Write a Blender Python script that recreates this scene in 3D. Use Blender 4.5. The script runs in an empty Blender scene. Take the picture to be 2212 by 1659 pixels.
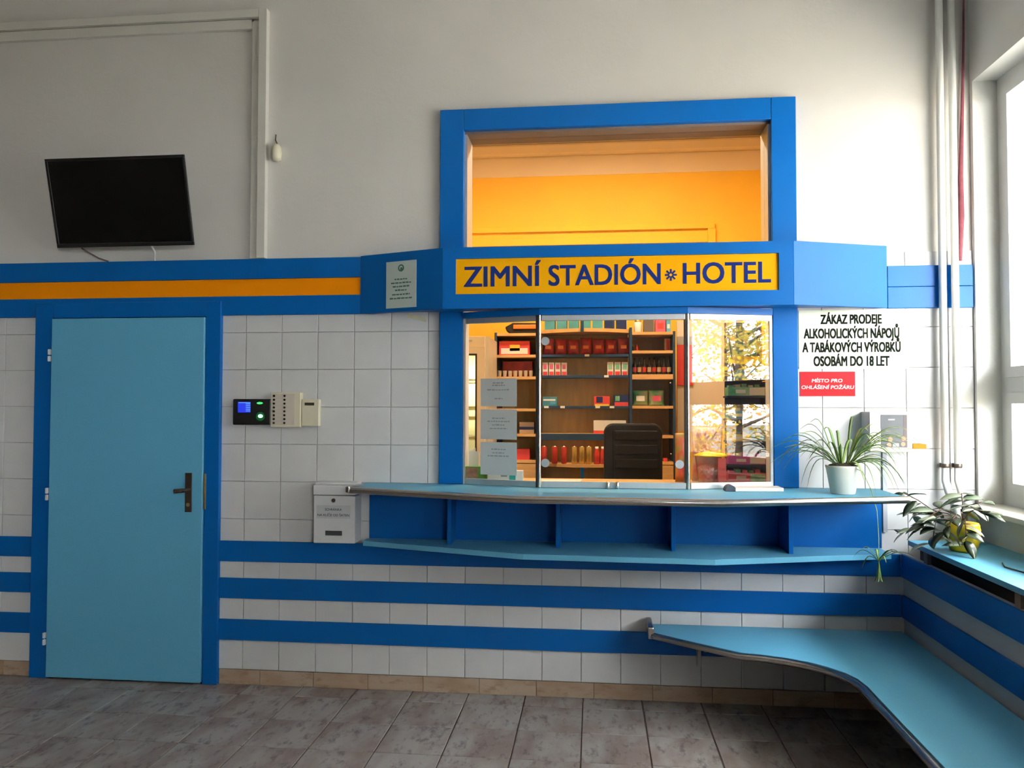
import bpy, math, random
from mathutils import Vector, Matrix

random.seed(7)
SC = bpy.context.scene
COL = SC.collection

# ---------------------------------------------------------------- camera
IMG_W, IMG_H = 2212, 1659
FOC = 1697.9
CAM = Vector((1.6741, -4.0682, 1.4823))
YAW, PITCH, ROLL = 0.1055, 0.0288, 0.0015
c_f = Vector((-math.sin(YAW)*math.cos(PITCH), math.cos(YAW)*math.cos(PITCH), math.sin(PITCH)))
c_r = Vector((math.cos(YAW), math.sin(YAW), 0))
c_u = c_r.cross(c_f)
c_r, c_u = c_r*math.cos(ROLL)+c_u*math.sin(ROLL), c_u*math.cos(ROLL)-c_r*math.sin(ROLL)
cd = bpy.data.cameras.new('camera')
cd.sensor_width = 36.0
cd.lens = FOC*36.0/IMG_W
cd.clip_start = 0.05
cd.clip_end = 300
cam = bpy.data.objects.new('camera', cd)
COL.objects.link(cam)
M = Matrix.Identity(4)
for i in range(3):
    M[i][0], M[i][1], M[i][2], M[i][3] = c_r[i], c_u[i], -c_f[i], CAM[i]
cam.matrix_world = M
SC.camera = cam

# ---------------------------------------------------------------- world, sun, exposure
world = bpy.data.worlds.new('sky')
SC.world = world
world.use_nodes = True
wn = world.node_tree
bg = wn.nodes['Background']
bg.inputs['Color'].default_value = (0.93, 0.97, 1.0, 1)
bg.inputs['Strength'].default_value = 62.0
sun = bpy.data.lights.new('sun', 'SUN')
sun.energy = 120.0
sun.color = (1.0, 0.93, 0.8)
sun.angle = 0.02
so = bpy.data.objects.new('sun', sun)
COL.objects.link(so)
so.rotation_euler = Vector((0.36, -0.25, -0.90)).to_track_quat('-Z', 'Y').to_euler()
SC.view_settings.view_transform = 'Standard'
SC.view_settings.look = 'None'
SC.view_settings.gamma = 1.0
SC.view_settings.use_curve_mapping = False
SC.view_settings.exposure = -0.55
SC.cycles.use_denoising = True
SC.cycles.use_adaptive_sampling = True
SC.cycles.adaptive_threshold = 0.08
SC.cycles.max_bounces = 6
SC.cycles.diffuse_bounces = 4
SC.cycles.glossy_bounces = 3
SC.cycles.transparent_max_bounces = 16
SC.cycles.caustics_reflective = False
SC.cycles.caustics_refractive = False
SC.cycles.sample_clamp_indirect = 8.0


# ================================================================ helpers
def at(u, v, y):
    """point of the plane Y = y that the photograph shows at pixel (u, v)"""
    d = c_f + c_r*((u-IMG_W/2)/FOC) - c_u*((v-IMG_H/2)/FOC)
    return CAM + d*((y-CAM.y)/d.y)


def rgb(c):
    return tuple(((x/255)/12.92 if x/255 <= 0.04045 else ((x/255+0.055)/1.055)**2.4) for x in c)


MATS = {}


def mat(name, col, rough=0.5, metal=0.0, spec=0.5, var=0.0, vscale=6.0, bump=0.0, bscale=60.0,
        stretch=(1, 1, 1), rnd=0.0, col2=None, emit=None, estr=0.0, coat=0.0, trans=0.0, alpha=1.0):
    if name in MATS:
        return MATS[name]
    m = bpy.data.materials.new(name)
    m.use_nodes = True
    nt = m.node_tree
    b = nt.nodes['Principled BSDF']
    b.inputs['Roughness'].default_value = rough
    b.inputs['Metallic'].default_value = metal
    b.inputs['Specular IOR Level'].default_value = spec
    b.inputs['Coat Weight'].default_value = coat
    b.inputs['Coat Roughness'].default_value = 0.08
    b.inputs['Transmission Weight'].default_value = trans
    b.inputs['Alpha'].default_value = alpha
    c1 = (*col, 1)
    b.inputs['Base Color'].default_value = c1
    if emit:
        b.inputs['Emission Color'].default_value = (*emit, 1)
        b.inputs['Emission Strength'].default_value = estr
    tc = None
    if var or bump or rnd or col2:
        tc = nt.nodes.new('ShaderNodeTexCoord')
        mp = nt.nodes.new('ShaderNodeMapping')
        mp.inputs['Scale'].default_value = stretch
        nt.links.new(tc.outputs['Object'], mp.inputs['Vector'])
        vec = mp.outputs['Vector']
        oi = nt.nodes.new('ShaderNodeObjectInfo')
        if rnd:
            ad = nt.nodes.new('ShaderNodeVectorMath')
            ad.operation = 'ADD'
            sc = nt.nodes.new('ShaderNodeVectorMath')
            sc.operation = 'SCALE'
            sc.inputs[0].default_value = (37.0, 91.0, 13.0)
            nt.links.new(oi.outputs['Random'], sc.inputs['Scale'])
            nt.links.new(vec, ad.inputs[0])
            nt.links.new(sc.outputs['Vector'], ad.inputs[1])
            vec = ad.outputs['Vector']
    if var or col2:
        nz = nt.nodes.new('ShaderNodeTexNoise')
        nz.inputs['Scale'].default_value = vscale
        nz.inputs['Detail'].default_value = 5.0
        nt.links.new(vec, nz.inputs['Vector'])
        rp = nt.nodes.new('ShaderNodeValToRGB')
        e = rp.color_ramp.elements
        e[0].position, e[1].position = 0.32, 0.68
        if col2:
            e[0].color, e[1].color = (*col2, 1), c1
        else:
            e[0].color = (*[x*(1-var) for x in col], 1)
            e[1].color = (*[min(1, x*(1+var*0.5)) for x in col], 1)
        nt.links.new(nz.outputs['Fac'], rp.inputs['Fac'])
        out = rp.outputs['Color']
        if rnd:
            mr = nt.nodes.new('ShaderNodeMapRange')
            mr.inputs['To Min'].default_value = 1-rnd
            mr.inputs['To Max'].default_value = 1+rnd*0.4
            nt.links.new(oi.outputs['Random'], mr.inputs['Value'])
            hs = nt.nodes.new('ShaderNodeHueSaturation')
            nt.links.new(mr.outputs['Result'], hs.inputs['Value'])
            nt.links.new(out, hs.inputs['Color'])
            out = hs.outputs['Color']
        nt.links.new(out, b.inputs['Base Color'])
    if bump:
        n2 = nt.nodes.new('ShaderNodeTexNoise')
        n2.inputs['Scale'].default_value = bscale
        n2.inputs['Detail'].default_value = 4.0
        nt.links.new(vec, n2.inputs['Vector'])
        bp = nt.nodes.new('ShaderNodeBump')
        bp.inputs['Strength'].default_value = bump
        bp.inputs['Distance'].default_value = 0.01
        nt.links.new(n2.outputs['Fac'], bp.inputs['Height'])
        nt.links.new(bp.outputs['Normal'], b.inputs['Normal'])
    MATS[name] = m
    return m


def glass_mat(name, base, edge, tint=(1, 1, 1)):
    """thin clear glass: lets light straight through and mirrors a share of it, more at grazing angles"""
    m = bpy.data.materials.new(name)
    m.use_nodes = True
    nt = m.node_tree
    nt.nodes.remove(nt.nodes['Principled BSDF'])
    out = nt.nodes['Material Output']
    t = nt.nodes.new('ShaderNodeBsdfTransparent')
    t.inputs['Color'].default_value = (*tint, 1)
    g = nt.nodes.new('ShaderNodeBsdfGlossy')
    g.inputs['Roughness'].default_value = 0.0
    lw = nt.nodes.new('ShaderNodeLayerWeight')
    lw.inputs['Blend'].default_value = 0.5
    pw = nt.nodes.new('ShaderNodeMath')
    pw.operation = 'POWER'
    pw.inputs[1].default_value = 4.0
    nt.links.new(lw.outputs['Facing'], pw.inputs[0])
    mr = nt.nodes.new('ShaderNodeMapRange')
    mr.inputs['To Min'].default_value = base
    mr.inputs['To Max'].default_value = edge
    nt.links.new(pw.outputs['Value'], mr.inputs['Value'])
    mx = nt.nodes.new('ShaderNodeMixShader')
    nt.links.new(mr.outputs['Result'], mx.inputs['Fac'])
    nt.links.new(t.outputs['BSDF'], mx.inputs[1])
    nt.links.new(g.outputs['BSDF'], mx.inputs[2])
    nt.links.new(mx.outputs['Shader'], out.inputs['Surface'])
    MATS[name] = m
    return m


class MB:
    """collects shapes; build() links them as ONE mesh object"""
    def __init__(self):
        self.v, self.f, self.sm = [], [], []

    def add(self, vs, fs, smooth=False):
        n = len(self.v)
        self.v += [tuple(p) for p in vs]
        self.f += [tuple(i+n for i in f) for f in fs]
        self.sm += [smooth]*len(fs)
        return self

    def box(self, x0, x1, y0, y1, z0, z1):
        vs = [(x, y, z) for z in (z0, z1) for y in (y0, y1) for x in (x0, x1)]
        return self.add(vs, [(0, 2, 3, 1), (4, 5, 7, 6), (0, 1, 5, 4), (2, 6, 7, 3), (0, 4, 6, 2), (1, 3, 7, 5)])

    def fbox(self, o, ex, ez, n, x0, x1, z0, z1, d0, d1):
        """box in a frame: ex along, ez up, n outwards"""
        o, ex, ez, n = Vector(o), Vector(ex), Vector(ez), Vector(n)
        vs = [o+ex*x+ez*z-n*y for z in (z0, z1) for y in (-d1, -d0) for x in (x0, x1)]
        return self.add(vs, [(0, 2, 3, 1), (4, 5, 7, 6), (0, 1, 5, 4), (2, 6, 7, 3), (0, 4, 6, 2), (1, 3, 7, 5)])

    def prism(self, poly, z0, z1, axis='z'):
        n = len(poly)
        if axis == 'z':
            a = [(x, y, z0) for x, y in poly]
            b = [(x, y, z1) for x, y in poly]
        elif axis == 'y':
            a = [(x, z0, y) for x, y in poly]
            b = [(x, z1, y) for x, y in poly]
        else:
            a = [(z0, x, y) for x, y in poly]
            b = [(z1, x, y) for x, y in poly]
        fs = [tuple(range(n))[::-1], tuple(range(n, 2*n))]
        fs += [(i, (i+1) % n, n+(i+1) % n, n+i) for i in range(n)]
        return self.add(a+b, fs)

    def tube(self, pts, r, n=10, caps=True, smooth=True):
        pts = [Vector(p) for p in pts]
        rs = r if isinstance(r, (list, tuple)) else [r]*len(pts)
        vs, fs = [], []
        up = Vector((0, 0, 1))
        for i, p in enumerate(pts):
            a = pts[max(0, i-1)]
            b = pts[min(len(pts)-1, i+1)]
            t = (b-a).normalized()
            s = t.cross(up)
            if s.length < 1e-3:
                s = t.cross(Vector((1, 0, 0)))
            s.normalize()
            w = s.cross(t)
            for k in range(n):
                an = 2*math.pi*k/n
                vs.append(p+(s*math.cos(an)+w*math.sin(an))*rs[i])
        for i in range(len(pts)-1):
            for k in range(n):
                fs.append((i*n+k, i*n+(k+1) % n, (i+1)*n+(k+1) % n, (i+1)*n+k))
        self.add(vs, fs, smooth)
        if caps:
            m = len(pts)-1
            self.add(vs[:n], [tuple(range(n))[::-1]])
            self.add(vs[m*n:], [tuple(range(n))])
        return self

    def lathe(self, prof, c, n=20, smooth=True):
        c = Vector(c)
        vs, fs = [], []
        for r, z in prof:
            for k in range(n):
                an = 2*math.pi*k/n
                vs.append((c.x+r*math.cos(an), c.y+r*math.sin(an), c.z+z))
        for i in range(len(prof)-1):
            for k in range(n):
                fs.append((i*n+k, i*n+(k+1) % n, (i+1)*n+(k+1) % n, (i+1)*n+k))
        self.add(vs, fs, smooth)
        if prof[0][0] > 1e-4:
            self.add(vs[:n], [tuple(range(n))[::-1]])
        if prof[-1][0] > 1e-4:
            self.add(vs[-n:], [tuple(range(n))])
        return self

    def disc(self, c, ex, ez, r, n=16, d=0.0, rz=None):
        """short cylinder: face towards ex x ez, thickness d"""
        c, ex, ez = Vector(c), Vector(ex), Vector(ez)
        nn = ex.cross(ez)
        rz = rz or r
        a = [c+ex*r*math.cos(2*math.pi*k/n)+ez*rz*math.sin(2*math.pi*k/n) for k in range(n)]
        b = [p+nn*d for p in a]
        fs = [tuple(range(n))[::-1], tuple(range(n, 2*n))]
        fs += [(i, (i+1) % n, n+(i+1) % n, n+i) for i in range(n)]
        return self.add(a+b, fs)

    def pillow(self, c, w, h, d, nx=6, nz=7):
        """sealed foil bag standing on its lower seam, facing -Y"""
        c = Vector(c)
        vs, fs = [], []
        for s in (-1, 1):
            for j in range(nz+1):
                for i in range(nx+1):
                    a, b = i/nx, j/nz
                    pr = (math.sin(math.pi*a)**0.6)*(math.sin(math.pi*b)**0.5) if 0 < a < 1 and 0 < b < 1 else 0.03
                    pr *= 1+0.25*math.sin(9*a+13*b+c.x*50)
                    vs.append((c.x+(a-0.5)*w*(1-0.06*math.sin(math.pi*b)), c.y+s*pr*d/2, c.z+b*h))
        m = (nx+1)*(nz+1)
        for s in (0, 1):
            for j in range(nz):
                for i in range(nx):
                    q = [s*m+j*(nx+1)+i, s*m+j*(nx+1)+i+1, s*m+(j+1)*(nx+1)+i+1, s*m+(j+1)*(nx+1)+i]
                    fs.append(tuple(q if s == 0 else q[::-1]))
        ring = [i for i in range(nx+1)] + [j*(nx+1)+nx for j in range(1, nz+1)] + \
               [nz*(nx+1)+i for i in range(nx-1, -1, -1)] + [j*(nx+1) for j in range(nz-1, 0, -1)]
        for k in range(len(ring)):
            a, b = ring[k], ring[(k+1) % len(ring)]
            fs.append((b, a, a+m, b+m))
        return self.add(vs, fs, True)

    def mesh(self, name):
        me = bpy.data.meshes.new(name)
        me.from_pydata(self.v, [], self.f)
        me.polygons.foreach_set('use_smooth', self.sm)
        me.update()
        return me

    def build(self, name, m, parent=None, bevel=0.0, kind=None, label=None):
        o = bpy.data.objects.new(name, self.mesh(name))
        o.data.materials.append(m)
        COL.objects.link(o)
        if bevel:
            bv = o.modifiers.new('bevel', 'BEVEL')
            bv.width = bevel
            bv.segments = 2
            bv.limit_method = 'ANGLE'
            bv.angle_limit = 0.6
        if parent is not None:
            adopt(o, parent)
        if kind:
            o['kind'] = kind
        if label:
            o['label'] = label
        return o


def adopt(o, parent):
    """child whose mesh is given in world coordinates"""
    o.parent = parent
    o.matrix_parent_inverse = Matrix.Translation(-Vector(parent.location))


def thing(name, label, cat, loc=(0, 0, 0), group=None):
    o = bpy.data.objects.new(name, None)
    o.empty_display_size = 0.05
    COL.objects.link(o)
    o.location = loc
    return tag(o, label, cat, group)


def tag(o, label, cat, group=None):
    o['label'], o['category'] = label, cat
    if group:
        o['group'] = group
    return o


def B(x0, x1, y0, y1, z0, z1):
    return MB().box(x0, x1, y0, y1, z0, z1)


def frame_of(p0, p1):
    """frame on a vertical face from p0 to p1 (plan), seen from the room"""
    ex = Vector((p1[0]-p0[0], p1[1]-p0[1], 0))
    ln = ex.length
    ex.normalize()
    ez = Vector((0, 0, 1))
    return Vector((p0[0], p0[1], 0)), ex, ez, ex.cross(ez), ln


FRONT = (Vector((0, 0, 0)), Vector((1, 0, 0)), Vector((0, 0, 1)), Vector((0, -1, 0)))


def text(body, fr, x0, x1, zb, cap, d, m, parent, name='lettering', bold=0.0, thick=0.0006, slant=0.0):
    """lettering fitted between x0 and x1 with its baseline at zb, standing d proud of the frame"""
    o, ex, ez, n = fr[:4]
    cu = bpy.data.curves.new(name, 'FONT')
    cu.body = body
    cu.resolution_u = 4
    t = bpy.data.objects.new(name, cu)
    COL.objects.link(t)
    bpy.context.view_layer.update()
    dg = bpy.context.evaluated_depsgraph_get()
    me = bpy.data.meshes.new_from_object(t.evaluated_get(dg))
    bpy.data.objects.remove(t)
    xs = [v.co.x for v in me.vertices]
    a, w = min(xs), max(xs)-min(xs)
    sx, sz = (x1-x0)/w, cap/0.682
    for v in me.vertices:
        p = v.co.copy()
        v.co = o+ex*(x0+(p.x-a)*sx+slant*p.y*sz)+ez*(zb+p.y*sz)+n*(d+thick)
    if bold:
        base = [v.co.copy() for v in me.vertices]
        polys = [tuple(p.vertices) for p in me.polygons]
        mb = MB()
        k = 0
        for dx in (-1, 0, 1):
            for dz in (-0.6, 0, 0.6):
                mb.add([p+ex*(dx*bold*sx)+ez*(dz*bold*sz)+n*(0.00003*k) for p in base], polys)
                k += 1
        me = mb.mesh(name)
    me.materials.clear()
    me.materials.append(m)
    ob = bpy.data.objects.new(name, me)
    COL.objects.link(ob)
    if parent is not None:
        adopt(ob, parent)
    return ob


def scribble(fr, x0, x1, rows, d, h, m, parent, name='printed_lines', seed=1):
    """small unreadable print: rows of word-long dashes centred between x0 and x1"""
    rn = random.Random(seed)
    o, ex, ez, n = fr[:4]
    mb = MB()
    for z, share in rows:
        w = (x1-x0)*share
        x = (x0+x1)/2-w/2
        e = x+w
        while x < e-0.002:
            ln = min(rn.uniform(0.008, 0.022), e-x)
            mb.fbox(o, ex, ez, n, x, x+ln, z, z+h*rn.uniform(0.8, 1.15), d, d+0.0005)
            x += ln+0.004
    return mb.build(name, m, parent, kind='stuff')


def ordinal(i):
    return ['first', 'second', 'third', 'fourth', 'fifth', 'sixth', 'seventh', 'eighth', 'ninth', 'tenth',
            'eleventh', 'twelfth'][i]


# ================================================================ materials
plaster = mat('plaster', (0.74, 0.72, 0.68), 0.85, var=0.06, vscale=1.6, bump=0.12, bscale=35)
plaster_r = mat('plaster_window_wall', (0.84, 0.84, 0.80), 0.8, var=0.05, vscale=2.0, bump=0.1, bscale=40)
tile_w = mat('white_tile', (0.72, 0.72, 0.72), 0.34, spec=0.3, var=0.05, vscale=5, rnd=0.05)
grout = mat('grout', (0.5, 0.5, 0.5), 0.9, var=0.2, vscale=20)
blue = mat('blue_laminate', (0.0, 0.098, 0.36), 0.36, spec=0.19, var=0.06, vscale=3, bump=0.03, bscale=180)
sky_blue = mat('light_blue_laminate', (0.12, 0.40, 0.60), 0.40, spec=0.3, var=0.06, vscale=260, bump=0.04, bscale=240)
orange = mat('orange_panel', (0.83, 0.25, 0.001), 0.55, spec=0.07, var=0.04, vscale=3)
yellow_sign = mat('yellow_panel', (0.74, 0.335, 0.001), 0.55, spec=0.07, var=0.03, vscale=3)
navy_ink = mat('navy_lettering', (0.006, 0.02, 0.14), 0.7, spec=0.1, var=0.05)
black_ink = mat('black_print', (0.01, 0.013, 0.01), 0.9, spec=0.05, var=0.1)
grey_ink = mat('grey_print', (0.33, 0.36, 0.38), 0.7, var=0.1)
green_ink = mat('green_print', (0.05, 0.16, 0.12), 0.7, var=0.1)
white_ink = mat('white_print', (0.9, 0.88, 0.82), 0.6, var=0.05)
chrome = mat('brushed_steel', (0.62, 0.60, 0.58), 0.24, metal=1.0, var=0.05, vscale=30)
alu = mat('aluminium_rail', (0.62, 0.66, 0.70), 0.38, metal=0.75, var=0.05, vscale=20)
white_pl = mat('white_plastic', (0.78, 0.79, 0.80), 0.35, var=0.03)
cream_pl = mat('cream_plastic', (0.74, 0.69, 0.52), 0.4, var=0.04, vscale=8)
white_paint = mat('white_gloss_paint', (0.80, 0.80, 0.77), 0.3, var=0.04, vscale=8)
casing_m = mat('painted_casing', (0.70, 0.68, 0.62), 0.5, var=0.06, vscale=4, bump=0.05)
black_pl = mat('black_plastic', (0.012, 0.012, 0.013), 0.35, var=0.2)
screen_off = mat('dark_screen', (0.006, 0.006, 0.006), 0.3, spec=0.25, var=0.1)
paper = mat('white_paper', (0.64, 0.66, 0.65), 0.8, var=0.03, vscale=9)
paper_g = mat('greenish_notice', (0.60, 0.70, 0.66), 0.6, var=0.04, vscale=6)
board_m = mat('cream_notice_board', (0.80, 0.83, 0.66), 0.6, var=0.04, vscale=3)
red_sign = mat('red_sign', (0.62, 0.018, 0.025), 0.6, spec=0.1, var=0.05)
wood = mat('beech_shelf', (0.72, 0.42, 0.16), 0.45, var=0.15, vscale=7, stretch=(1, 6, 6))
wood_b = mat('beech_back', (0.66, 0.42, 0.14), 0.5, var=0.15, vscale=4, stretch=(6, 6, 1))
navy_metal = mat('dark_blue_shelf', (0.02, 0.06, 0.13), 0.4, var=0.1)
yellow_wall = mat('yellow_wall', (0.92, 0.55, 0.045), 0.8, var=0.06, vscale=2, bump=0.06, bscale=40)
pale_wall = mat('pale_upper_wall', (0.78, 0.66, 0.48), 0.85, var=0.05, vscale=2)
pipe_m = mat('pipe_paint', (0.88, 0.88, 0.84), 0.3, var=0.05, vscale=10)
niche_shade = mat('niche_shade_tone', (0.16, 0.12, 0.09), 0.9, var=0.2, vscale=8)  # shade of the gap under the ledge, put into the colour
stone_sill = mat('pale_sill', (0.74, 0.72, 0.66), 0.4, var=0.08, vscale=12)
glass_k = glass_mat('kiosk_glass', 0.036, 0.6)
glass_w = glass_mat('window_glass', 0.02, 0.35)
brown_metal = mat('bronze_handle', (0.10, 0.075, 0.06), 0.4, metal=0.7, var=0.15)
brass = mat('brass_plate', (0.55, 0.42, 0.2), 0.4, metal=0.9, var=0.1)

# floor tiles: three tones of clouded stoneware
def floor_mat(name, pale, mid, dark, stretch):
    m = bpy.data.materials.new(name)
    m.use_nodes = True
    nt = m.node_tree
    b = nt.nodes['Principled BSDF']
    b.inputs['Roughness'].default_value = 0.42
    tc = nt.nodes.new('ShaderNodeTexCoord')
    oi = nt.nodes.new('ShaderNodeObjectInfo')
    sc = nt.nodes.new('ShaderNodeVectorMath'); sc.operation = 'SCALE'
    sc.inputs[0].default_value = (41, 17, 5)
    nt.links.new(oi.outputs['Random'], sc.inputs['Scale'])
    ad = nt.nodes.new('ShaderNodeVectorMath'); ad.operation = 'ADD'
    mp = nt.nodes.new('ShaderNodeMapping')
    mp.inputs['Scale'].default_value = stretch
    nt.links.new(tc.outputs['Object'], mp.inputs['Vector'])
    nt.links.new(mp.outputs['Vector'], ad.inputs[0])
    nt.links.new(sc.outputs['Vector'], ad.inputs[1])
    n1 = nt.nodes.new('ShaderNodeTexNoise'); n1.inputs['Scale'].default_value = 3.2; n1.inputs['Detail'].default_value = 4
    n2 = nt.nodes.new('ShaderNodeTexNoise'); n2.inputs['Scale'].default_value = 10.0; n2.inputs['Detail'].default_value = 6; n2.inputs['Roughness'].default_value = 0.7
    nt.links.new(ad.outputs['Vector'], n1.inputs['Vector'])
    nt.links.new(ad.outputs['Vector'], n2.inputs['Vector'])
    r1 = nt.nodes.new('ShaderNodeValToRGB')
    r1.color_ramp.elements[0].position, r1.color_ramp.elements[1].position = 0.36, 0.6
    r1.color_ramp.elements[0].color, r1.color_ramp.elements[1].color = (*mid, 1), (*pale, 1)
    r2 = nt.nodes.new('ShaderNodeValToRGB')
    r2.color_ramp.elements[0].position, r2.color_ramp.elements[1].position = 0.52, 0.66
    r2.color_ramp.elements[0].color, r2.color_ramp.elements[1].color = (0, 0, 0, 1), (0.75, 0.75, 0.75, 1)
    nt.links.new(n1.outputs['Fac'], r1.inputs['Fac'])
    nt.links.new(n2.outputs['Fac'], r2.inputs['Fac'])
    mx = nt.nodes.new('ShaderNodeMix'); mx.data_type = 'RGBA'
    nt.links.new(r2.outputs['Color'], mx.inputs['Factor'])
    nt.links.new(r1.outputs['Color'], mx.inputs[6])
    mx.inputs[7].default_value = (*dark, 1)
    nt.links.new(mx.outputs[2], b.inputs['Base Color'])
    MATS[name] = m
    return m


floor_t = floor_mat('floor_tile', (0.37, 0.345, 0.325), (0.25, 0.195, 0.175), (0.085, 0.065, 0.07), (2.4, 1.1, 1))
skirt_t = floor_mat('skirting_tile', (0.44, 0.34, 0.25), (0.38, 0.26, 0.17), (0.28, 0.18, 0.11), (1.2, 1, 3))
floor_grout = mat('floor_grout', (0.13, 0.09, 0.075), 0.9, var=0.2, vscale=20)

# ================================================================ the room shell
XR = 3.52          # face of the window wall
XN = 3.62          # back of the radiator niche / window plane
XO = 3.82          # outer face
LX, BY, CEIL = -7.0, -9.5, 4.1
OPX0, OPX1, OPZ0, OPZ1 = 0.99, 2.56, 1.075, 2.935      # opening of the kiosk

wb = MB()
wb.box(LX, OPX0, 0.0, 0.16, 0, CEIL)
wb.box(OPX1, XO, 0.0, 0.16, 0, CEIL)
wb.box(OPX0, OPX1, 0.0, 0.16, 0, OPZ0)
wb.box(OPX0, OPX1, 0.0, 0.16, OPZ1, CEIL)
wall_back = wb.build('wall_back', plaster, kind='structure')

# wall tiles, each its own piece
TZ0, TTOP = 0.079, 2.254
tile_cache = {}


def add_tile(x0, x1, z0, z1):
    w, h = round(x1-x0, 4), round(z1-z0, 4)
    if w < 0.012 or h < 0.012:
        return
    key = (w, h)
    if key not in tile_cache:
        g = 0.0012
        e = 0.002
        mb = MB()
        a = [(g, 0, g), (w-g, 0, g), (w-g, 0, h-g), (g, 0, h-g)]
        b = [(g, -0.005, g), (w-g, -0.005, g), (w-g, -0.005, h-g), (g, -0.005, h-g)]
        c = [(g+e, -0.0065, g+e), (w-g-e, -0.0065, g+e), (w-g-e, -0.0065, h-g-e), (g+e, -0.0065, h-g-e)]
        fs = [(8, 9, 10, 11)]
        for s in (0, 4):
            fs += [(s+i, s+(i+1) % 4, s+4+(i+1) % 4, s+4+i) for i in range(4)]
        mb.add(a+b+c, fs)
        me = mb.mesh('tile')
        me.materials.append(tile_w)
        tile_cache[key] = me
    o = bpy.data.objects.new('tile', tile_cache[key])
    COL.objects.link(o)
    o.location = (x0, -0.0015, z0)
    o.parent = wall_back


holes = [(-1.38, -0.36, -1, 1.99), (0.90, 2.64, 1.085, 9)]
for k in range(-13, 18):
    for j in range(11):
        x0, x1 = 0.2*k, min(0.2*k+0.2, XR-0.002)
        z0, z1 = TZ0+0.2*j, min(TZ0+0.2*j+0.2, TTOP)
        done = False
        for hx0, hx1, hz0, hz1 in holes:
            if x1 > hx0 and x0 < hx1 and z1 > hz0 and z0 < hz1:
                done = True
                if x0 >= hx0 and x1 <= hx1 and z0 >= hz0 and z1 <= hz1:
                    break
                if x0 < hx0:
                    add_tile(x0, hx0, z0, z1)
                if x1 > hx1:
                    add_tile(hx1, x1, z0, z1)
                if x0 >= hx0 and x1 <= hx1:
                    if z0 < hz0:
                        add_tile(x0, x1, z0, hz0)
                    if z1 > hz1:
                        add_tile(x0, x1, hz1, z1)
                break
        if not done:
            add_tile(x0, x1, z0, z1)
# grey joint bed behind the tiles
bed = MB()
bed.box(-2.6, 0.99, -0.0012, 0.001, 0.0, TTOP-0.001)
bed.box(OPX1, XR, -0.0012, 0.001, 0.0, TTOP-0.001)
bed.box(0.99, OPX1, -0.0012, 0.001, 0.0, OPZ0)
bed.build('joint_bed', grout, wall_back)

# right wall with three windows
wr = MB()
wins = [(-0.03, -2.75), (-6.3, -8.5)]
WZ0, WZ1 = 0.99, 3.085
wr.box(XR, XO, -0.03, 0.0, 0, CEIL)
wr.box(XR, XO, -6.3, -2.75, 0, CEIL)
wr.box(XR, XO, BY, -8.5, 0, CEIL)
for a, b in wins:
    wr.box(XR, XO, b, a, WZ1, CEIL)
    wr.box(XR, XO, b, a, 0, WZ0)
wall_right = wr.build('wall_right', plaster_r, kind='structure')
hall_m = mat('hall_panelling', (0.34, 0.32, 0.30), 0.6, var=0.15, vscale=2)
B(LX-0.2, LX, BY, 0.16, 0, CEIL).build('wall_left', hall_m, kind='structure')
B(LX-0.2, XO, BY-0.2, BY, 0, CEIL).build('wall_front', hall_m, kind='structure')
B(LX-0.2, XO, BY-0.2, 0.16, CEIL, CEIL+0.2).build('ceiling', plaster, kind='structure')

# floor
floor = B(LX-0.2, XO, BY-0.2, 2.6, -0.12, -0.004).build('floor', floor_grout, kind='structure')
FX, FY, FT = 1.0213, -0.1442, 0.2945


def floor_tile_mesh(w, d):
    g, e = 0.0028, 0.0015
    a = [(g, g, -0.004), (w-g, g, -0.004), (w-g, d-g, -0.004), (g, d-g, -0.004)]
    c = [(g+e, g+e, 0), (w-g-e, g+e, 0), (w-g-e, d-g-e, 0), (g+e, d-g-e, 0)]
    mb = MB().add(a+c, [(4, 5, 6, 7)]+[(i, (i+1) % 4, 4+(i+1) % 4, 4+i) for i in range(4)])
    me = mb.mesh('floor_tile')
    me.materials.append(floor_t)
    return me


ft_full = floor_tile_mesh(FT, FT)
ft_cut = floor_tile_mesh(FT, -FY-0.001)
far = MB()
nft = 0
for j in range(0, 29):
    for i in range(-22, 8):
        x0 = FX+i*FT
        if x0+FT > 3.3 or x0 < LX:
            continue
        y1 = 0.0 if j == 0 else FY-(j-1)*FT
        d = -FY if j == 0 else FT
        if y1-d < BY:
            continue
        if j <= 11 and -13 <= i:
            o = bpy.data.objects.new('floor_tile', ft_cut if j == 0 else ft_full)
            COL.objects.link(o)
            o.location = (x0, y1-d if j else FY+0.001, 0)
            o.parent = floor
            nft += 1
        else:
            g = 0.0025
            far.add([(x0+g, y1-d+g, 0), (x0+FT-g, y1-d+g, 0), (x0+FT-g, y1-g, 0), (x0+g, y1-g, 0)], [(0, 1, 2, 3)])
far.build('floor_tile_field', floor_t, floor, kind='stuff')

# skirting tiles along the back wall
skirt = B(-2.6, -1.405, -0.004, -0.0015, 0, 0.078).box(-0.331, 3.17, -0.004, -0.0015, 0, 0.078).build('baseboard_back', floor_grout, kind='structure')
x = 0.193-0.2945*10
while x < 3.17:
    for a, b in ((-2.6, -1.406), (-0.330, 3.172)):
        p, q = max(x, a), min(x+0.2945, b)
        if q-p > 0.02:
            B(p+0.0012, q-0.0012, -0.011, -0.003, 0.001, TZ0-0.001).build('skirting_tile', skirt_t, skirt, bevel=0.0012)
    x += 0.2945

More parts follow.
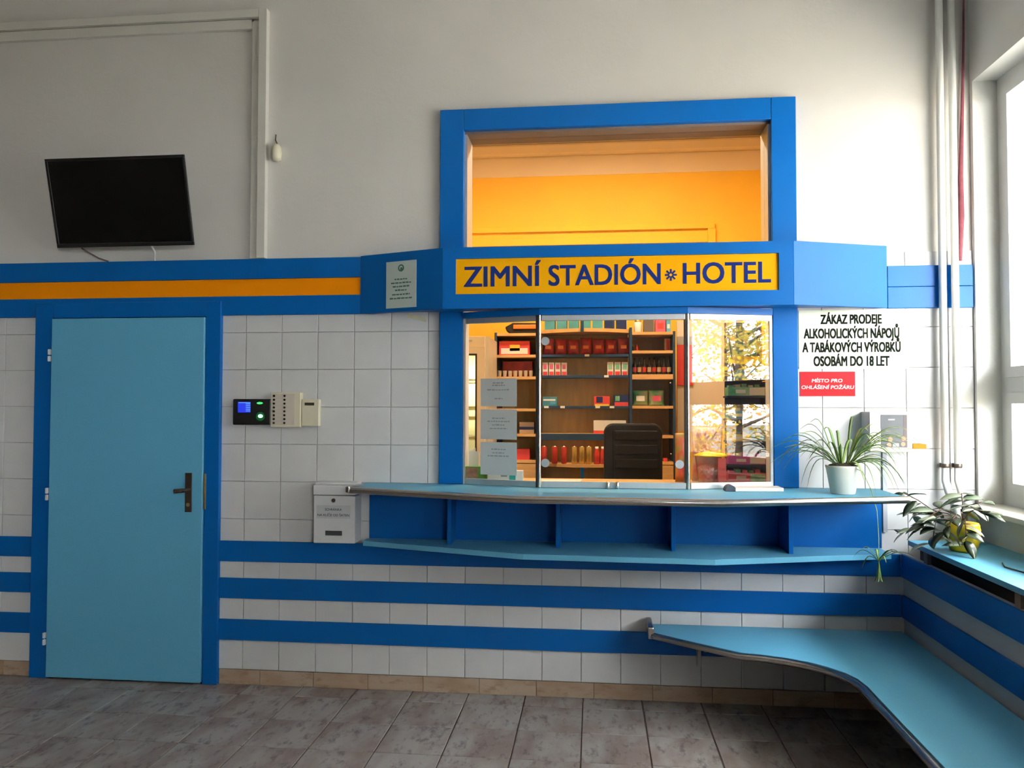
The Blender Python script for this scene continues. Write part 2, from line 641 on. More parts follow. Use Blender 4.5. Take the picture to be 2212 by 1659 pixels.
# low front wall of the radiator niche
LW = 3.175
low = B(LW, LW+0.02, BY, -0.008, 0, 0.765).build('wall_low', mat('low_wall_paint', (0.56, 0.54, 0.52), 0.6, var=0.05, vscale=5, bump=0.06, bscale=50), kind='structure')
B(LW+0.05, XR-0.002, BY, -0.01, 0.0, 0.01).build('trim_1', niche_shade, kind='structure')
B(XR-0.012, XR-0.001, -2.4, -0.03, 0.02, 0.80).build('trim_2', niche_shade, kind='structure')  # dark sheet standing for the shade at the back of the niche
for i, (a, b) in enumerate(((0.653, 0.765), (0.457, 0.565), (0.236, 0.346))):
    B(LW-0.014, LW-0.001, BY, -0.022, a, b).build('trim_%d' % (3+i), blue, kind='structure')

# blue boards round the back wall
n_tr = 6


def trim(m, *bx, bev=0.002):
    global n_tr
    o = B(*bx).build('trim_%d' % n_tr, m, kind='structure', bevel=bev)
    n_tr += 1
    return o


for a, b in ((0.653, 0.762), (0.457, 0.565), (0.236, 0.346)):
    trim(blue, -2.6, -1.405, -0.021, -0.009, a, b)
    trim(blue, -0.331, LW-0.015, -0.021, -0.009, a, b)
trim(blue, -2.6, 0.437, -0.026, -0.009, 2.168, 2.276)
trim(orange, -2.6, 0.437, -0.016, -0.009, 2.075, 2.168, bev=0)
trim(blue, -2.6, 0.437, -0.026, -0.009, 1.973, 2.075)
trim(blue, 3.112, XR-0.008, -0.026, -0.009, 2.078, 2.181)
trim(blue, 3.112, XR-0.008, -0.026, -0.009, 1.971, 2.076)
# painted casing of a walled-up opening above the television
trim(casing_m, -0.178, -0.135, -0.024, 0.0, 2.278, 3.575)
trim(casing_m, -0.135, -0.089, -0.040, 0.0, 2.278, 3.635)
trim(casing_m, -2.6, -0.136, -0.040, 0.0, 3.592, 3.635)
trim(casing_m, -2.6, -0.179, -0.024, 0.0, 3.535, 3.588)

B(XO, XO+1.35, BY, 1.5, 3.04, 3.20).build('ceiling_added_shade', plaster_r, kind='structure')  # unseen slab, added to hold back steep sky light at the windows
# windows
frame_m = mat('window_frame_white', (0.80, 0.82, 0.80), 0.35, var=0.03)
for k, (a, b) in enumerate(wins):
    w = bpy.data.objects.new('window_%d' % (k+1), None)
    COL.objects.link(w)
    w['kind'] = 'structure'
    w.location = (XN, (a+b)/2, WZ0)
    x0, x1 = XN+0.015, XN+0.075
    z0, z1 = WZ0+0.025, WZ1
    m1 = a-2.18
    f = MB()
    f.box(x0, x1, b, b+0.06, z0, z1).box(x0, x1, a-0.06, a, z0, z1)
    f.box(x0, x1, b+0.06, a-0.06, z0, z0+0.06).box(x0, x1, b+0.06, a-0.06, z1-0.06, z1)
    cols = []
    for q, p in ((a-0.06, m1+0.03), (m1-0.03, b+0.06)):
        cols.append((p, q))
        f.box(x0, x1, p, q, 1.55, 1.625)
    for c in (m1,):
        f.box(x0, x1, c-0.03, c+0.03, z0+0.06, z1-0.06)
    f.build('window_frame', frame_m, w)
    for (p, q) in cols:
        for (r, s) in ((z0+0.06, 1.55), (1.625, z1-0.06)):
            sm = MB()
            sm.box(x0-0.012, x0, p, p+0.05, r, s).box(x0-0.012, x0, q-0.05, q, r, s)
            sm.box(x0-0.012, x0, p+0.05, q-0.05, r, r+0.05).box(x0-0.012, x0, p+0.05, q-0.05, s-0.05, s)
            sash = sm.build('sash', frame_m, w)
            B(x0+0.028, x0+0.033, p, q, r, s).build('pane', glass_w, sash)
    B(XR-0.08, XN+0.02, b+0.001, a-0.001, WZ0, WZ0+0.025).build('window_sill', stone_sill, w, bevel=0.004)

# ---- room behind the counter
KB = 2.42
B(0.16, 3.3, KB, KB+0.1, 0, 3.40).build('wall_kiosk_back', yellow_wall, kind='structure')
B(0.16, 3.3, KB-0.004, KB+0.1, 3.40, 3.66).build('wall_kiosk_upper', pale_wall, kind='structure')
B(0.16, 0.26, 0.16, KB, 0, 3.66).build('wall_kiosk_left', yellow_wall, kind='structure')
B(3.2, 3.3, 0.16, KB, 0, 3.66).build('wall_kiosk_right', yellow_wall, kind='structure')
B(0.16, 3.3, 0.16, KB+0.1, 3.66, 3.8).build('ceiling_kiosk', pale_wall, kind='structure')
B(0.26, 3.2, KB-0.06, KB-0.005, 3.56, 3.659).build('trim_%d' % n_tr, pale_wall, kind='structure', bevel=0.02); n_tr += 1
trim(yellow_wall, 0.26, 2.64, KB-0.03, KB, 2.93, 2.975)
trim(yellow_wall, 2.585, 2.645, KB-0.03, KB, 0.3, 2.929)
trim(yellow_wall, 0.26, 2.584, KB-0.018, KB, 2.82, 2.88)

# ================================================================ door
dr = bpy.data.objects.new('door_1', None); COL.objects.link(dr)
dr['kind'] = 'structure'
dr['label'] = 'light blue flush door in a wide royal blue frame'
dr.location = (-0.87, -0.02, 0)
fm = MB()
fm.box(-1.405, -1.300, -0.034, -0.001, 0, 2.05).box(-0.414, -0.331, -0.034, -0.001, 0, 2.05).box(-1.300, -0.414, -0.034, -0.001, 1.966, 2.05)
fm.build('door_frame', blue, dr, bevel=0.003)
B(-1.300, -0.414, -0.012, -0.002, 0.0, 1.966).build('door_shadow_gap', mat('door_gap', (0.02, 0.02, 0.025), 0.9, var=0.1), dr)
leaf = B(-1.299, -0.418, -0.045, -0.008, 0.010, 1.962).build('door_leaf', sky_blue, dr, bevel=0.003)
for z in (1.76, 1.0, 0.215):
    B(-1.318, -1.304, -0.050, -0.0345, z-0.034, z-0.003).box(-1.318, -1.304, -0.050, -0.0345, z+0.003, z+0.034).build('hinge', white_pl, dr, bevel=0.003)
hp = B(-0.513, -0.475, -0.051, -0.0455, 0.915, 1.125).build('handle_plate', brown_metal, leaf, bevel=0.002)
hl = MB()
hl.tube([(-0.492, -0.051, 1.035), (-0.492, -0.085, 1.035), (-0.498, -0.098, 1.035), (-0.515, -0.100, 1.034), (-0.545, -0.100, 1.031)], [0.010, 0.010, 0.012, 0.012, 0.013], 10)
hl.lathe([(0.0, -0.006), (0.014, -0.004), (0.014, 0.004), (0.0, 0.006)], (-0.492, -0.098, 1.035), 12)
hl.build('door_lever', brown_metal, leaf)
MB().disc((-0.494, -0.051, 0.955), (1, 0, 0), (0, 0, 1), 0.010, 12, 0.003).build('lock_cylinder', brass, leaf)
B(-0.4135, -0.402, -0.040, -0.0345, 0.93, 1.12).build('strike_plate', brass, dr, bevel=0.001)

# ================================================================ kiosk front
kf = thing('kiosk_frame', 'royal blue board frame round the serving window and the opening above it', 'window frame', (1.77, -0.03, 1.08))
for bx in ((0.865, 0.990, -0.036, -0.001, 1.0815, 3.043), (2.557, 2.678, -0.036, -0.001, 1.0815, 3.043), (0.9905, 2.5565, -0.036, -0.001, 2.932, 3.043)):
    B(*bx).build('frame_board', blue, kf, bevel=0.003)
ln = MB()
ln.box(0.9905, 1.004, 0.0, 0.17, 2.30, 2.920).build('side_lining', alu, kf)
MB().box(2.546, 2.5595, 0.0, 0.17, 2.30, 2.920).build('side_lining', alu, kf)
MB().box(0.9905, 2.5595, 0.0, 0.17, 2.920, 2.9345).build('head_lining', mat('brown_lining', (0.16, 0.12, 0.10), 0.5, var=0.1), kf)
B(0.9905, 2.5565, -0.0080, 0.1605, 1.0752, 1.0795).build('sill_strip', alu, kf)
B(1.004, 2.546, 0.08, 0.086, 2.30, 2.920).build('pane', glass_w, kf)

# projecting fascia
FA, FB_, FC, FD = (0.437, -0.028), (0.915, -0.200), (2.620, -0.200), (3.110, -0.028)
fz0, fz1 = 1.972, 2.280
fas = thing('sign_fascia', 'projecting three-sided blue fascia above the serving window', 'sign', (1.77, -0.1, fz0))
o_, ex, ez, nn, L = frame_of(FA, FB_)
MB().prism([FA, FB_, (FB_[0], FB_[1]+0.022), (FA[0]+0.06, FA[1]+0.02)], fz0, fz1).build('angled_board', blue, fas, bevel=0.002)
MB().prism([FC, FD, (FD[0]-0.06, FD[1]+0.02), (FC[0], FC[1]+0.022)], fz0, fz1).build('angled_board', blue, fas, bevel=0.002)
fb = [(0.9155, 2.6195, 2.223, fz1), (0.9155, 2.6195, fz0, 2.044), (0.9155, 0.980, 2.044, 2.223), (2.552, 2.6195, 2.044, 2.223)]
for x0, x1, z0, z1 in fb:
    B(x0, x1, -0.200, -0.178, z0, z1).build('front_board', blue, fas)
yp = B(0.980, 2.552, -0.189, -0.179, 2.0445, 2.2225).build('name_panel', yellow_sign, fas, label='yellow panel with navy lettering')
fr = (Vector((0, -0.189, 0)), Vector((1, 0, 0)), Vector((0, 0, 1)), Vector((0, -1, 0)))
for body, u0, u1 in (('ZIMN\u00cd', 1003, 1167), ('STADI\u00d3N', 1186, 1426), ('HOTEL', 1476, 1664)):
    text(body, fr, at(u0, 600, -0.189).x, at(u1, 590, -0.189).x, 2.0835, 0.098, 0.0, navy_ink, yp, bold=0.022)
ast = MB()
ac = Vector((at(1449, 593, -0.189).x, -0.189, 2.126))
for k in range(4):
    an = math.pi*k/4+math.pi/8*0
    e = Vector((math.cos(an), 0, math.sin(an)))
    g = Vector((-math.sin(an), 0, math.cos(an)))
    ast.fbox(ac, e, g, Vector((0, -1, 0)), 0.007, 0.029, -0.0045, 0.0045, 0.0004, 0.0012)
    ast.fbox(ac, e, g, Vector((0, -1, 0)), -0.029, -0.007, -0.0045, 0.0045, 0.0004, 0.0012)
ast.build('asterisk', navy_ink, yp)
MB().prism([(0.56, -0.0375), (0.917, -0.175), (2.618, -0.175), (3.00, -0.0375)], fz0+0.004, fz0+0.018).build('soffit', blue, fas)
MB().prism([(0.56, -0.0375), (0.917, -0.175), (2.618, -0.175), (3.00, -0.0375)], fz1-0.022, fz1-0.006).build('top_cover', blue, fas)

# notice on the angled board
nfr = frame_of(FA, FB_)
nt_ = thing('framed_notice', 'greenish white notice with a dark round emblem on the angled blue fascia', 'notice', (0.68, -0.12, 2.12))
s0, s1 = 0.168, 0.352
MB().fbox(*nfr[:4], s0, s1, 1.990, 2.232, 0.001, 0.004).build('sheet', paper_g, nt_)
scribble(nfr, s0+0.02, s1-0.02, [(2.135, 0.55), (2.116, 0.85), (2.097, 0.7), (2.078, 0.5), (2.056, 0.75), (2.036, 0.95)], 0.0042, 0.007, green_ink, nt_, seed=3)
em = MB()
cx_ = (s0+s1)/2
cen = nfr[0]+nfr[1]*cx_+nfr[3]*0.0043+Vector((0, 0, 2.196))
for k in range(18):
    a0, a1 = 2*math.pi*k/18, 2*math.pi*(k+1)/18
    p = [cen+nfr[1]*r*math.cos(a)+Vector((0, 0, r*math.sin(a))) for r, a in ((0.011, a0), (0.019, a0), (0.019, a1), (0.011, a1))]
    em.add(p, [(0, 1, 2, 3)])
em.disc(cen+nfr[1]*0.002+Vector((0, 0, -0.004)), nfr[1], nfr[2], 0.008, 12, 0.0003)
em.build('emblem', green_ink, nt_)
# peeled yellow tape on the tiles under the fascia
tp = MB()
for a, b in (((0.690, 1.962), (0.735, 1.953)), ((0.735, 1.953), (0.79, 1.935))):
    tp.prism([(a[0], a[1]-0.010), (b[0], b[1]-0.010), (b[0], b[1]+0.008), (a[0], a[1]+0.012)], -0.0098, -0.0088, axis='y')
tag(tp.build('tape_strip', mat('old_tape', (0.66, 0.62, 0.40), 0.7, var=0.2)), 'peeling yellowish tape on the white tiles under the angled fascia', 'tape')

# glazed bay
BA, BB, BC, BD = (0.997, -0.030), (1.397, -0.150), (2.125, -0.150), (2.553, -0.034)
bay = thing('glazed_bay', 'bay of clear glass panes in aluminium rails on the blue counter', 'glass screen', (1.77, -0.1, 1.082))
MB().prism([(0.992, -0.0365), (BA[0], BA[1]-0.02), (BB[0], BB[1]-0.018), (BC[0], BC[1]-0.018), (BD[0], BD[1]-0.02), (2.556, -0.0365), (2.556, 0.10), (0.992, 0.10)], 1.940, 1.9715).build('header_board', blue, bay)
segs = [(BA, BB, 1), (BB, BC, 2), (BC, BD, 1)]
GZ0, GZ1 = 1.0815, 1.9395
for a, b, n in segs:
    f4 = frame_of(a, b)
    L = f4[4]
    MB().fbox(*f4[:4], 0.012, L-0.012, GZ0, GZ0+0.030, -0.008, 0.008).build('bottom_rail', alu, bay, bevel=0.001)
    MB().fbox(*f4[:4], 0.012, L-0.012, GZ1-0.028, GZ1, -0.008, 0.008).build('top_rail', alu, bay, bevel=0.001)
    for k in range(n):
        p0 = 0.012 if k == 0 else L*k/n+0.002
        p1 = L-0.012 if k == n-1 else L*(k+1)/n-0.002
        MB().fbox(*f4[:4], p0, p1, GZ0+0.0302, GZ1-0.0282, -0.0025, 0.0025).build('pane', glass_k, bay)
for p in (BB, BC):
    MB().tube([(p[0], p[1]-0.004, GZ0), (p[0], p[1]-0.004, GZ1)], 0.0085, 12).build('post', chrome, bay)
    B(p[0]-0.018, p[0]-0.009, p[1]-0.006, p[1]+0.006, GZ0, GZ1).build('post_gasket', black_pl, bay)
B(BD[0]-0.014, BD[0]-0.001, BD[1]-0.010, BD[1]+0.006, GZ0, GZ1).build('side_post', alu, bay)
B(BA[0]-0.004, BA[0]+0.006, BA[1]-0.006, BA[1]+0.006, GZ0, GZ1).build('side_post', alu, bay)
for u, v in ((1178, 737), (1178, 1000), (1468, 1003)):
    p = at(u, v, -0.153)
    MB().disc(p, (1, 0, 0), (0, 0, 1), 0.021, 18, 0.007).build('glass_clamp', alu, bay)
for u in (1313, 1333):
    p = at(u, 1046, -0.153)
    MB().lathe([(0.009, 0), (0.010, 0.004), (0.010, 0.028), (0.006, 0.034), (0.0, 0.034)], (p.x, -0.172, GZ0), 12).build('sliding_lock', chrome, bay)

# notices taped to the left pane
lf = frame_of(BA, BB)
def on_left(u):
    # distance along the left pane where a pixel column meets it
    d = c_f+c_r*((u-IMG_W/2)/FOC)
    a, b = Vector((BA[0], BA[1])), Vector((BB[0]-BA[0], BB[1]-BA[1]))
    den = d.x*b.y-d.y*b.x
    w = Vector((a.x-CAM.x, a.y-CAM.y))
    return ((w.y*d.x-w.x*d.y)/-den)*b.length if den else 0
s0, s1 = on_left(1039), on_left(1117)
for k, (z0, z1, rows, pos) in enumerate(((1.484, 1.626, [(1.600, 0.36), (1.588, 0.40), (1.565, 0.72), (1.520, 0.25)], 'top'),
                                         (1.316, 1.468, [(1.420, 0.4), (1.404, 0.7), (1.386, 0.4), (1.368, 0.55)], 'middle'),
                                         (1.135, 1.301, [(1.262, 0.45), (1.244, 0.4), (1.228, 0.68)], 'lowest'))):
    t = thing('paper_notice', '%s of three white printed sheets taped to the left glass pane' % pos, 'notice', tuple(lf[0]+lf[1]*(s0+s1)/2+Vector((0, 0, z0))), 'sheets on the left glass pane')
    MB().fbox(*lf[:4], s0, s1, z0, z1, 0.0030, 0.0036).build('sheet', paper, t)
    scribble(lf, s0+0.012, s1-0.012, rows, 0.0037, 0.006, grey_ink, t, seed=k+11)

# ================================================================ counter
ct = thing('service_counter', 'light blue service counter with steel edge and blue open shelf below', 'counter', (1.77, -0.3, 0.765))
CT = [(0.470, -0.0085), (0.470, -0.245), (1.335, -0.545), (2.208, -0.575), (3.060, -0.345), (3.060, -0.0085)]
CZ = 1.080
MB().prism(CT, CZ-0.028, CZ).build('worktop', sky_blue, ct, bevel=0.002)
edge = [(p[0], p[1]-0.010, CZ-0.014) for p in CT[1:5]]
MB().tube([(0.458, -0.252, CZ-0.014)]+edge[1:3]+[(3.075, -0.350, CZ-0.014)], 0.0165, 14).build('steel_edge', chrome, ct)
ec = MB()
ec.fbox((0.458, -0.252, 0), Vector((0.10, 0.24, 0)).normalized(), (0, 0, 1), Vector((0.24, -0.10, 0)).normalized(), -0.02, 0.10, CZ-0.026, CZ+0.007, -0.012, 0.012)
ec.build('end_cap', chrome, ct, bevel=0.006)
SH = [(0.482, -0.0225), (0.482, -0.098), (1.336, -0.370), (2.214, -0.405), (3.066, -0.160), (3.066, -0.0225)]
SZ = 0.790
MB().prism(SH, SZ-0.026, SZ).build('lower_shelf', sky_blue, ct, bevel=0.0015)
B(0.493, 3.071, -0.0215, -0.009, 0.7905, CZ-0.0285).build('back_panel', blue, ct)
for u, v in ((970, 1176), (1205, 1183), (1455, 1191), (1709, 1197)):
    d = c_f+c_r*((u-IMG_W/2)/FOC)-c_u*((v-IMG_H/2)/FOC)
    p = CAM+d*((SZ-CAM.z)/d.z)
    B(p.x-0.010, p.x+0.010, p.y, -0.022, SZ+0.0005, CZ-0.0285).build('divider', blue, ct, bevel=0.001)

# coin tray
tr = thing('coin_tray', 'pale coin tray with a dark rounded end on the counter by the right pane', 'tray', (2.43, -0.2, CZ))
MB().prism([(2.335, -0.235), (2.565, -0.205), (2.56, -0.105), (2.34, -0.135)], CZ+0.0005, CZ+0.018).build('tray_plate', white_pl, tr, bevel=0.003)
hd = MB()
prof = [(2.315+0.026*math.cos(math.pi*k/10), CZ+0.0005+0.030*math.sin(math.pi*k/10)) for k in range(11)]
hd.prism([(x, z) for x, z in prof][::-1], -0.232, -0.160, axis='y')
hd.build('dark_end', mat('dark_grey_rubber', (0.05, 0.07, 0.10), 0.5, var=0.1), tr)

# ================================================================ bench
bn = thing('corner_bench', 'light blue L-shaped corner bench with a curved steel-tube edge', 'bench', (2.7, -0.6, 0.36))
front = [(1.955, -0.010), (1.955, -0.195), (2.316, -0.445)]
curve = [(2.40, -0.462), (2.503, -0.500), (2.58, -0.545), (2.645, -0.605), (2.695, -0.675), (2.722, -0.745), (2.732, -0.83)]
tail = [(2.728, -1.2), (2.715, -4.2)]
poly = front+curve+tail+[(LW-0.016, -4.2), (LW-0.016, -0.0225), (1.96, -0.0225)]
poly[0] = (1.955, -0.0225)
MB().prism(poly, 0.362, 0.390).build('seat_board', sky_blue, bn, bevel=0.002)


def offset(pts, d):
    out = []
    for i, p in enumerate(pts):
        a = Vector(pts[max(0, i-1)])
        b = Vector(pts[min(len(pts)-1, i+1)])
        t = (b-a).normalized()
        out.append((p[0]+t.y*d, p[1]-t.x*d))
    return out


rim = [(1.955, -0.195), (2.316, -0.445)]+curve+tail
off = offset(rim, -0.016)
off = offset(rim, 0.016) if Vector(off[0]).y > Vector(rim[0]).y else off
tubep = [(1.938, -0.024, 0.385), (1.938, -0.10, 0.385), (1.940, -0.200, 0.382)]+[(x, y, 0.376) for x, y in off[1:]]
MB().tube(tubep, 0.0155, 12).build('steel_tube', chrome, bn)
B(1.924, 1.953, -0.215, -0.024, 0.366, 0.424).build('end_cap', chrome, bn, bevel=0.006)
br = MB()
br.box(2.175, 2.198, -0.028, -0.0225, 0.185, 0.30).box(2.175, 2.198, -0.30, -0.0225, 0.340, 0.361).box(2.178, 2.195, -0.055, -0.0225, 0.20, 0.34)
br.build('bracket', casing_m, bn, bevel=0.002)
for y in (-1.0, -2.2, -3.4):
    B(LW-0.35, LW-0.016, y-0.012, y+0.012, 0.335, 0.361).box(LW-0.045, LW-0.016, y-0.012, y+0.012, 0.12, 0.335).build('bracket', casing_m, bn, bevel=0.002)

# ================================================================ window ledge over the radiator niche
lg = thing('window_ledge', 'light blue ledge board under the window above a dark gap', 'shelf', (3.3, -1.5, 0.8))
MB().prism([(LW-0.012, -0.10), (LW-0.012, BY), (XR-0.001, BY), (XR-0.001, -0.10)][::-1], 0.822, 0.845).build('ledge_board', sky_blue, lg, bevel=0.002)
for y in (-0.27, -1.06, -2.0, -3.0):
    B(LW+0.001, LW+0.019, y-0.02, y+0.02, 0.766, 0.8215).build('support_block', mat('brown_block', (0.22, 0.16, 0.12), 0.8, var=0.1), lg)

rd = thing('radiator', 'radiator panel darkened as shade in the gap under the window ledge', 'radiator', (3.26, -1.2, 0.1))
rdm = mat('radiator_shade', (0.055, 0.04, 0.032), 0.8, var=0.15)  # near-black so that the gap in front of it reads as shade
B(3.235, 3.262, -2.5, -0.06, 0.10, 0.815).build('front_panel', rdm, rd)
for y in (-0.3, -2.2):
    B(3.235, 3.262, y-0.03, y+0.03, 0.011, 0.0995).build('foot', rdm, rd)

# ================================================================ pipes
for y, x, nm in ((-0.055, 3.358, 'left'), (-0.055, 3.416, 'right')):
    pp = thing('heating_pipe', '%s of two white vertical heating pipes in the corner by the window' % nm, 'pipe', (x, y, 0.85), 'corner heating pipes')
    MB().tube([(x+0.035, y-0.065, 0.846), (x+0.034, y-0.06, 0.97), (x+0.028, y-0.05, 1.01), (x+0.008, y-0.014, 1.075), (x, y, 1.13), (x, y, 1.3), (x, y, 2.5), (x, y, CEIL)], 0.0175, 14).build('pipe_run', pipe_m, pp)
    MB().lathe([(0.0178, 0), (0.0195, 0.003), (0.0195, 0.017), (0.0178, 0.02)], (x, y, 1.19), 14).box(x-0.006, x+0.006, y+0.016, -0.0085, 1.19, 1.21).build('pipe_clip', brown_metal, pp)
# maroon cloth hanging behind the pipes
cl = MB()
cl.tube([(3.492, -0.02, 3.62), (3.487, -0.02, 3.30), (3.476, -0.02, 2.95), (3.463, -0.022, 2.62), (3.460, -0.024, 2.42), (3.452, -0.03, 2.20)], [0.003, 0.005, 0.008, 0.012, 0.016, 0.008], 10)
tag(cl.build('rolled_pennant', mat('maroon_cloth', (0.20, 0.045, 0.06), 0.9, var=0.3, vscale=14, bump=0.3, bscale=60)), 'thin rolled maroon cloth hanging behind the corner pipes', 'pennant')

# ================================================================ television
tvl = Vector((-1.244, -0.19, 2.80)); tvb = Vector((-1.238, -0.085, 2.345))
tex = Vector((1, 0, 0)); tez = (tvl-tvb); TH = tez.length; tez.normalize(); tn = tex.cross(tez)
tv = thing('television', 'black flat television tilted down on the plaster wall above the door', 'television', (-0.85, -0.02, 2.34))
TW = 0.782
tfr = (tvb, tex, tez, tn)
bz = MB()
bz.fbox(*tfr, 0, TW, 0, 0.020, 0, 0.012).fbox(*tfr, 0, TW, TH-0.014, TH, 0, 0.012).fbox(*tfr, 0, 0.014, 0.02, TH-0.014, 0, 0.012).fbox(*tfr, TW-0.014, TW, 0.02, TH-0.014, 0, 0.012)
bz.build('bezel', black_pl, tv, bevel=0.002)
MB().fbox(*tfr, 0.0145, TW-0.0145, 0.0205, TH-0.0145, 0.0, 0.008).build('screen', screen_off, tv)
MB().fbox(*tfr, 0.02, TW-0.02, 0.02, TH-0.02, -0.035, -0.0005).build('back_cover', black_pl, tv, bevel=0.01)
mb = MB()
mb.box(-0.95, -0.75, -0.012, -0.001, 2.45, 2.70)
mb.tube([(-0.85, -0.012, 2.6), (-0.85, -0.085, 2.575)], 0.02, 10)
mb.build('wall_mount', black_pl, tv)
MB().tube([tuple(tvb+tex*0.12+Vector((0, 0.02, 0.0))), (-1.09, -0.05, 2.325), (-1.04, -0.03, 2.295), (-0.99, -0.02, 2.278)], 0.004, 8).build('cable', mat('dark_cable', (0.12, 0.07, 0.06), 0.6, var=0.1), tv)
MB().tube([tuple(tvb+tex*0.52+Vector((0, 0.02, 0.01))), (-0.715, -0.03, 2.325), (-0.722, -0.02, 2.278)], 0.005, 8).build('cable', white_pl, tv)

# small bell above the casing edge
sn = thing('motion_sensor', 'small cream rounded sensor on the plaster beside the casing', 'sensor', (-0.032, -0.001, 2.80))
prof = [(0.0, 0.0), (0.018, 0.004), (0.026, 0.020), (0.028, 0.05), (0.024, 0.078), (0.015, 0.092), (0.0, 0.096)]
MB().lathe(prof, (-0.032, -0.029, 2.80), 16).build('housing', cream_pl, sn)
B(-0.048, -0.016, -0.012, -0.0005, 2.81, 2.885).build('mount', cream_pl, sn)
MB().tube([(-0.046, -0.003, 2.955), (-0.048, -0.004, 2.925), (-0.036, -0.012, 2.905), (-0.034, -0.02, 2.893)], 0.0035, 8).build('cable', mat('dark_cable', (0.1, 0.07, 0.06)), sn)

# ================================================================ access readers
wy = -0.0085
r1 = thing('fingerprint_reader', 'black clock terminal with lit blue screen and green lights on the tiles', 'access reader', (-0.15, wy, 1.383))
B(-0.256, -0.043, -0.040, wy, 1.383, 1.521).build('housing', black_pl, r1, bevel=0.006)
B(-0.226, -0.156, -0.0412, -0.0402, 1.449, 1.505).build('display', mat('blue_display', (0.02, 0.03, 0.5), 0.3, emit=(0.03, 0.06, 0.95), estr=0.9), r1)
dl = MB()
for k in range(5):
    dl.box(-0.182, -0.157, -0.0417, -0.0413, 1.455+k*0.0095, 1.459+k*0.0095)
dl.box(-0.222, -0.157, -0.0417, -0.0413, 1.4995, 1.5035)
dl.build('display_lines', mat('display_cyan', (0.1, 0.3, 0.8), 0.3, emit=(0.15, 0.45, 1.0), estr=0.9), r1)
led = mat('green_light', (0.05, 0.6, 0.15), 0.3, emit=(0.08, 1.0, 0.25), estr=1.2)
MB().disc((-0.105, -0.0402, 1.499), (1, 0, 0), (0, 0, 1), 0.017, 14, 0.001, rz=0.006).build('status_light', led, r1)
MB().disc((-0.101, -0.0402, 1.428), (1, 0, 0), (0, 0, 1), 0.024, 18, 0.001).build('finger_ring', mat('green_ring', (0.01, 0.08, 0.02), 0.3, emit=(0.0, 0.12, 0.02), estr=0.6), r1)
MB().disc((-0.100, -0.0412, 1.430), (1, 0, 0), (0, 0, 1), 0.014, 14, 0.001, rz=0.010).build('finger_window', mat('pale_green_light', (0.6, 1, 0.7), 0.3, emit=(0.6, 1.0, 0.72), estr=1.6), r1)
r2 = thing('intercom_panel', 'cream intercom panel with two columns of black buttons', 'intercom', (0.04, wy, 1.371))
B(-0.042, 0.124, -0.048, wy, 1.371, 1.556).build('housing', cream_pl, r2, bevel=0.004)
np_ = B(-0.030, 0.090, -0.0495, -0.0482, 1.383, 1.548).build('name_plate', mat('beige_plate', (0.62, 0.56, 0.47), 0.5, var=0.05), r2)
for cx in (-0.022, 0.036):
    for k in range(8):
        MB().disc((cx, -0.0496, 1.394+k*0.0205), (1, 0, 0), (0, 0, 1), 0.0058, 10, 0.003).build('button', black_pl, np_)
for k in range(7):
    B(-0.012, 0.028, -0.0500, -0.0496, 1.4035+k*0.0205, 1.4043+k*0.0205).build('name_strip', grey_ink, np_)
r3 = thing('card_reader', 'small cream card reader with a dark slot on the tiles', 'card reader', (0.17, wy, 1.376))
B(0.126, 0.222, -0.040, wy, 1.376, 1.521).build('housing', cream_pl, r3, bevel=0.005)
B(0.143, 0.195, -0.0415, -0.0402, 1.487, 1.502).build('slot', mat('dark_slot', (0.05, 0.04, 0.02), 0.4, var=0.1), r3)

# ================================================================ key drop box
mbx = thing('drop_box', 'white metal drop box with printed label on the tiles left of the counter', 'mailbox', (0.33, -0.05, 0.776))
bb_ = B(0.226, 0.446, -0.120, wy, 0.778, 1.022).build('body', white_pl, mbx, bevel=0.003)
B(0.223, 0.449, -0.124, wy, 1.025, 1.075).build('lid', white_pl, mbx, bevel=0.004)
B(0.226, 0.446, -0.100, wy, 1.0755, 1.088).build('top_flap', white_pl, mbx, bevel=0.003)
MB().disc((0.332, -0.1205, 0.998), (1, 0, 0), (0, 0, 1), 0.010, 14, 0.004).build('lock', brown_metal, bb_)
B(0.242, 0.422, -0.1212, -0.1203, 0.905, 0.972).build('paper_label', paper, bb_)
bfr = (Vector((0, -0.1212, 0)), Vector((1, 0, 0)), Vector((0, 0, 1)), Vector((0, -1, 0)))
text('SCHR\u00c1NKA', bfr, 0.287, 0.376, 0.9455, 0.0115, 0.0, navy_ink, bb_, bold=0.01)
text('NA KL\u00cd\u010cE OD \u0160ATEN', bfr, 0.248, 0.416, 0.9165, 0.0115, 0.0, navy_ink, bb_, bold=0.01)
B(0.290, 0.378, -0.1222, -0.1202, 0.818, 0.842).build('view_slot', mat('dark_slot_2', (0.05, 0.055, 0.06), 0.4, var=0.1), mbx)

# ================================================================ signs at the right
bs = thing('prohibition_board', 'cream board with black condensed capitals banning sales to minors', 'sign', (2.94, wy, 1.676))
B(2.688, 3.215, -0.0125, wy, 1.672, 1.966).build('board', board_m, bs)
sfr = (Vector((0, -0.0125, 0)), Vector((1, 0, 0)), Vector((0, 0, 1)), Vector((0, -1, 0)))
for body, u0, u1, v0, v1 in (('Z\u00c1KAZ PRODEJE', 1773, 1904, 699, 680), ('ALKOHOLICK\u00ddCH N\u00c1POJ\u016e', 1737, 1942, 730, 710),
                             ('A TAB\u00c1KOV\u00ddCH V\u00ddROBK\u016e', 1734, 1945, 760, 740), ('OSOB\u00c1M DO 18 LET', 1758, 1921, 790, 770)):
    zb = at((u0+u1)/2, v0, -0.0125).z
    text(body, sfr, at(u0, v0, -0.0125).x, at(u1, v0, -0.0125).x, zb, at((u0+u1)/2, v1, -0.0125).z-zb, 0.0, black_ink, bs, bold=0.045)
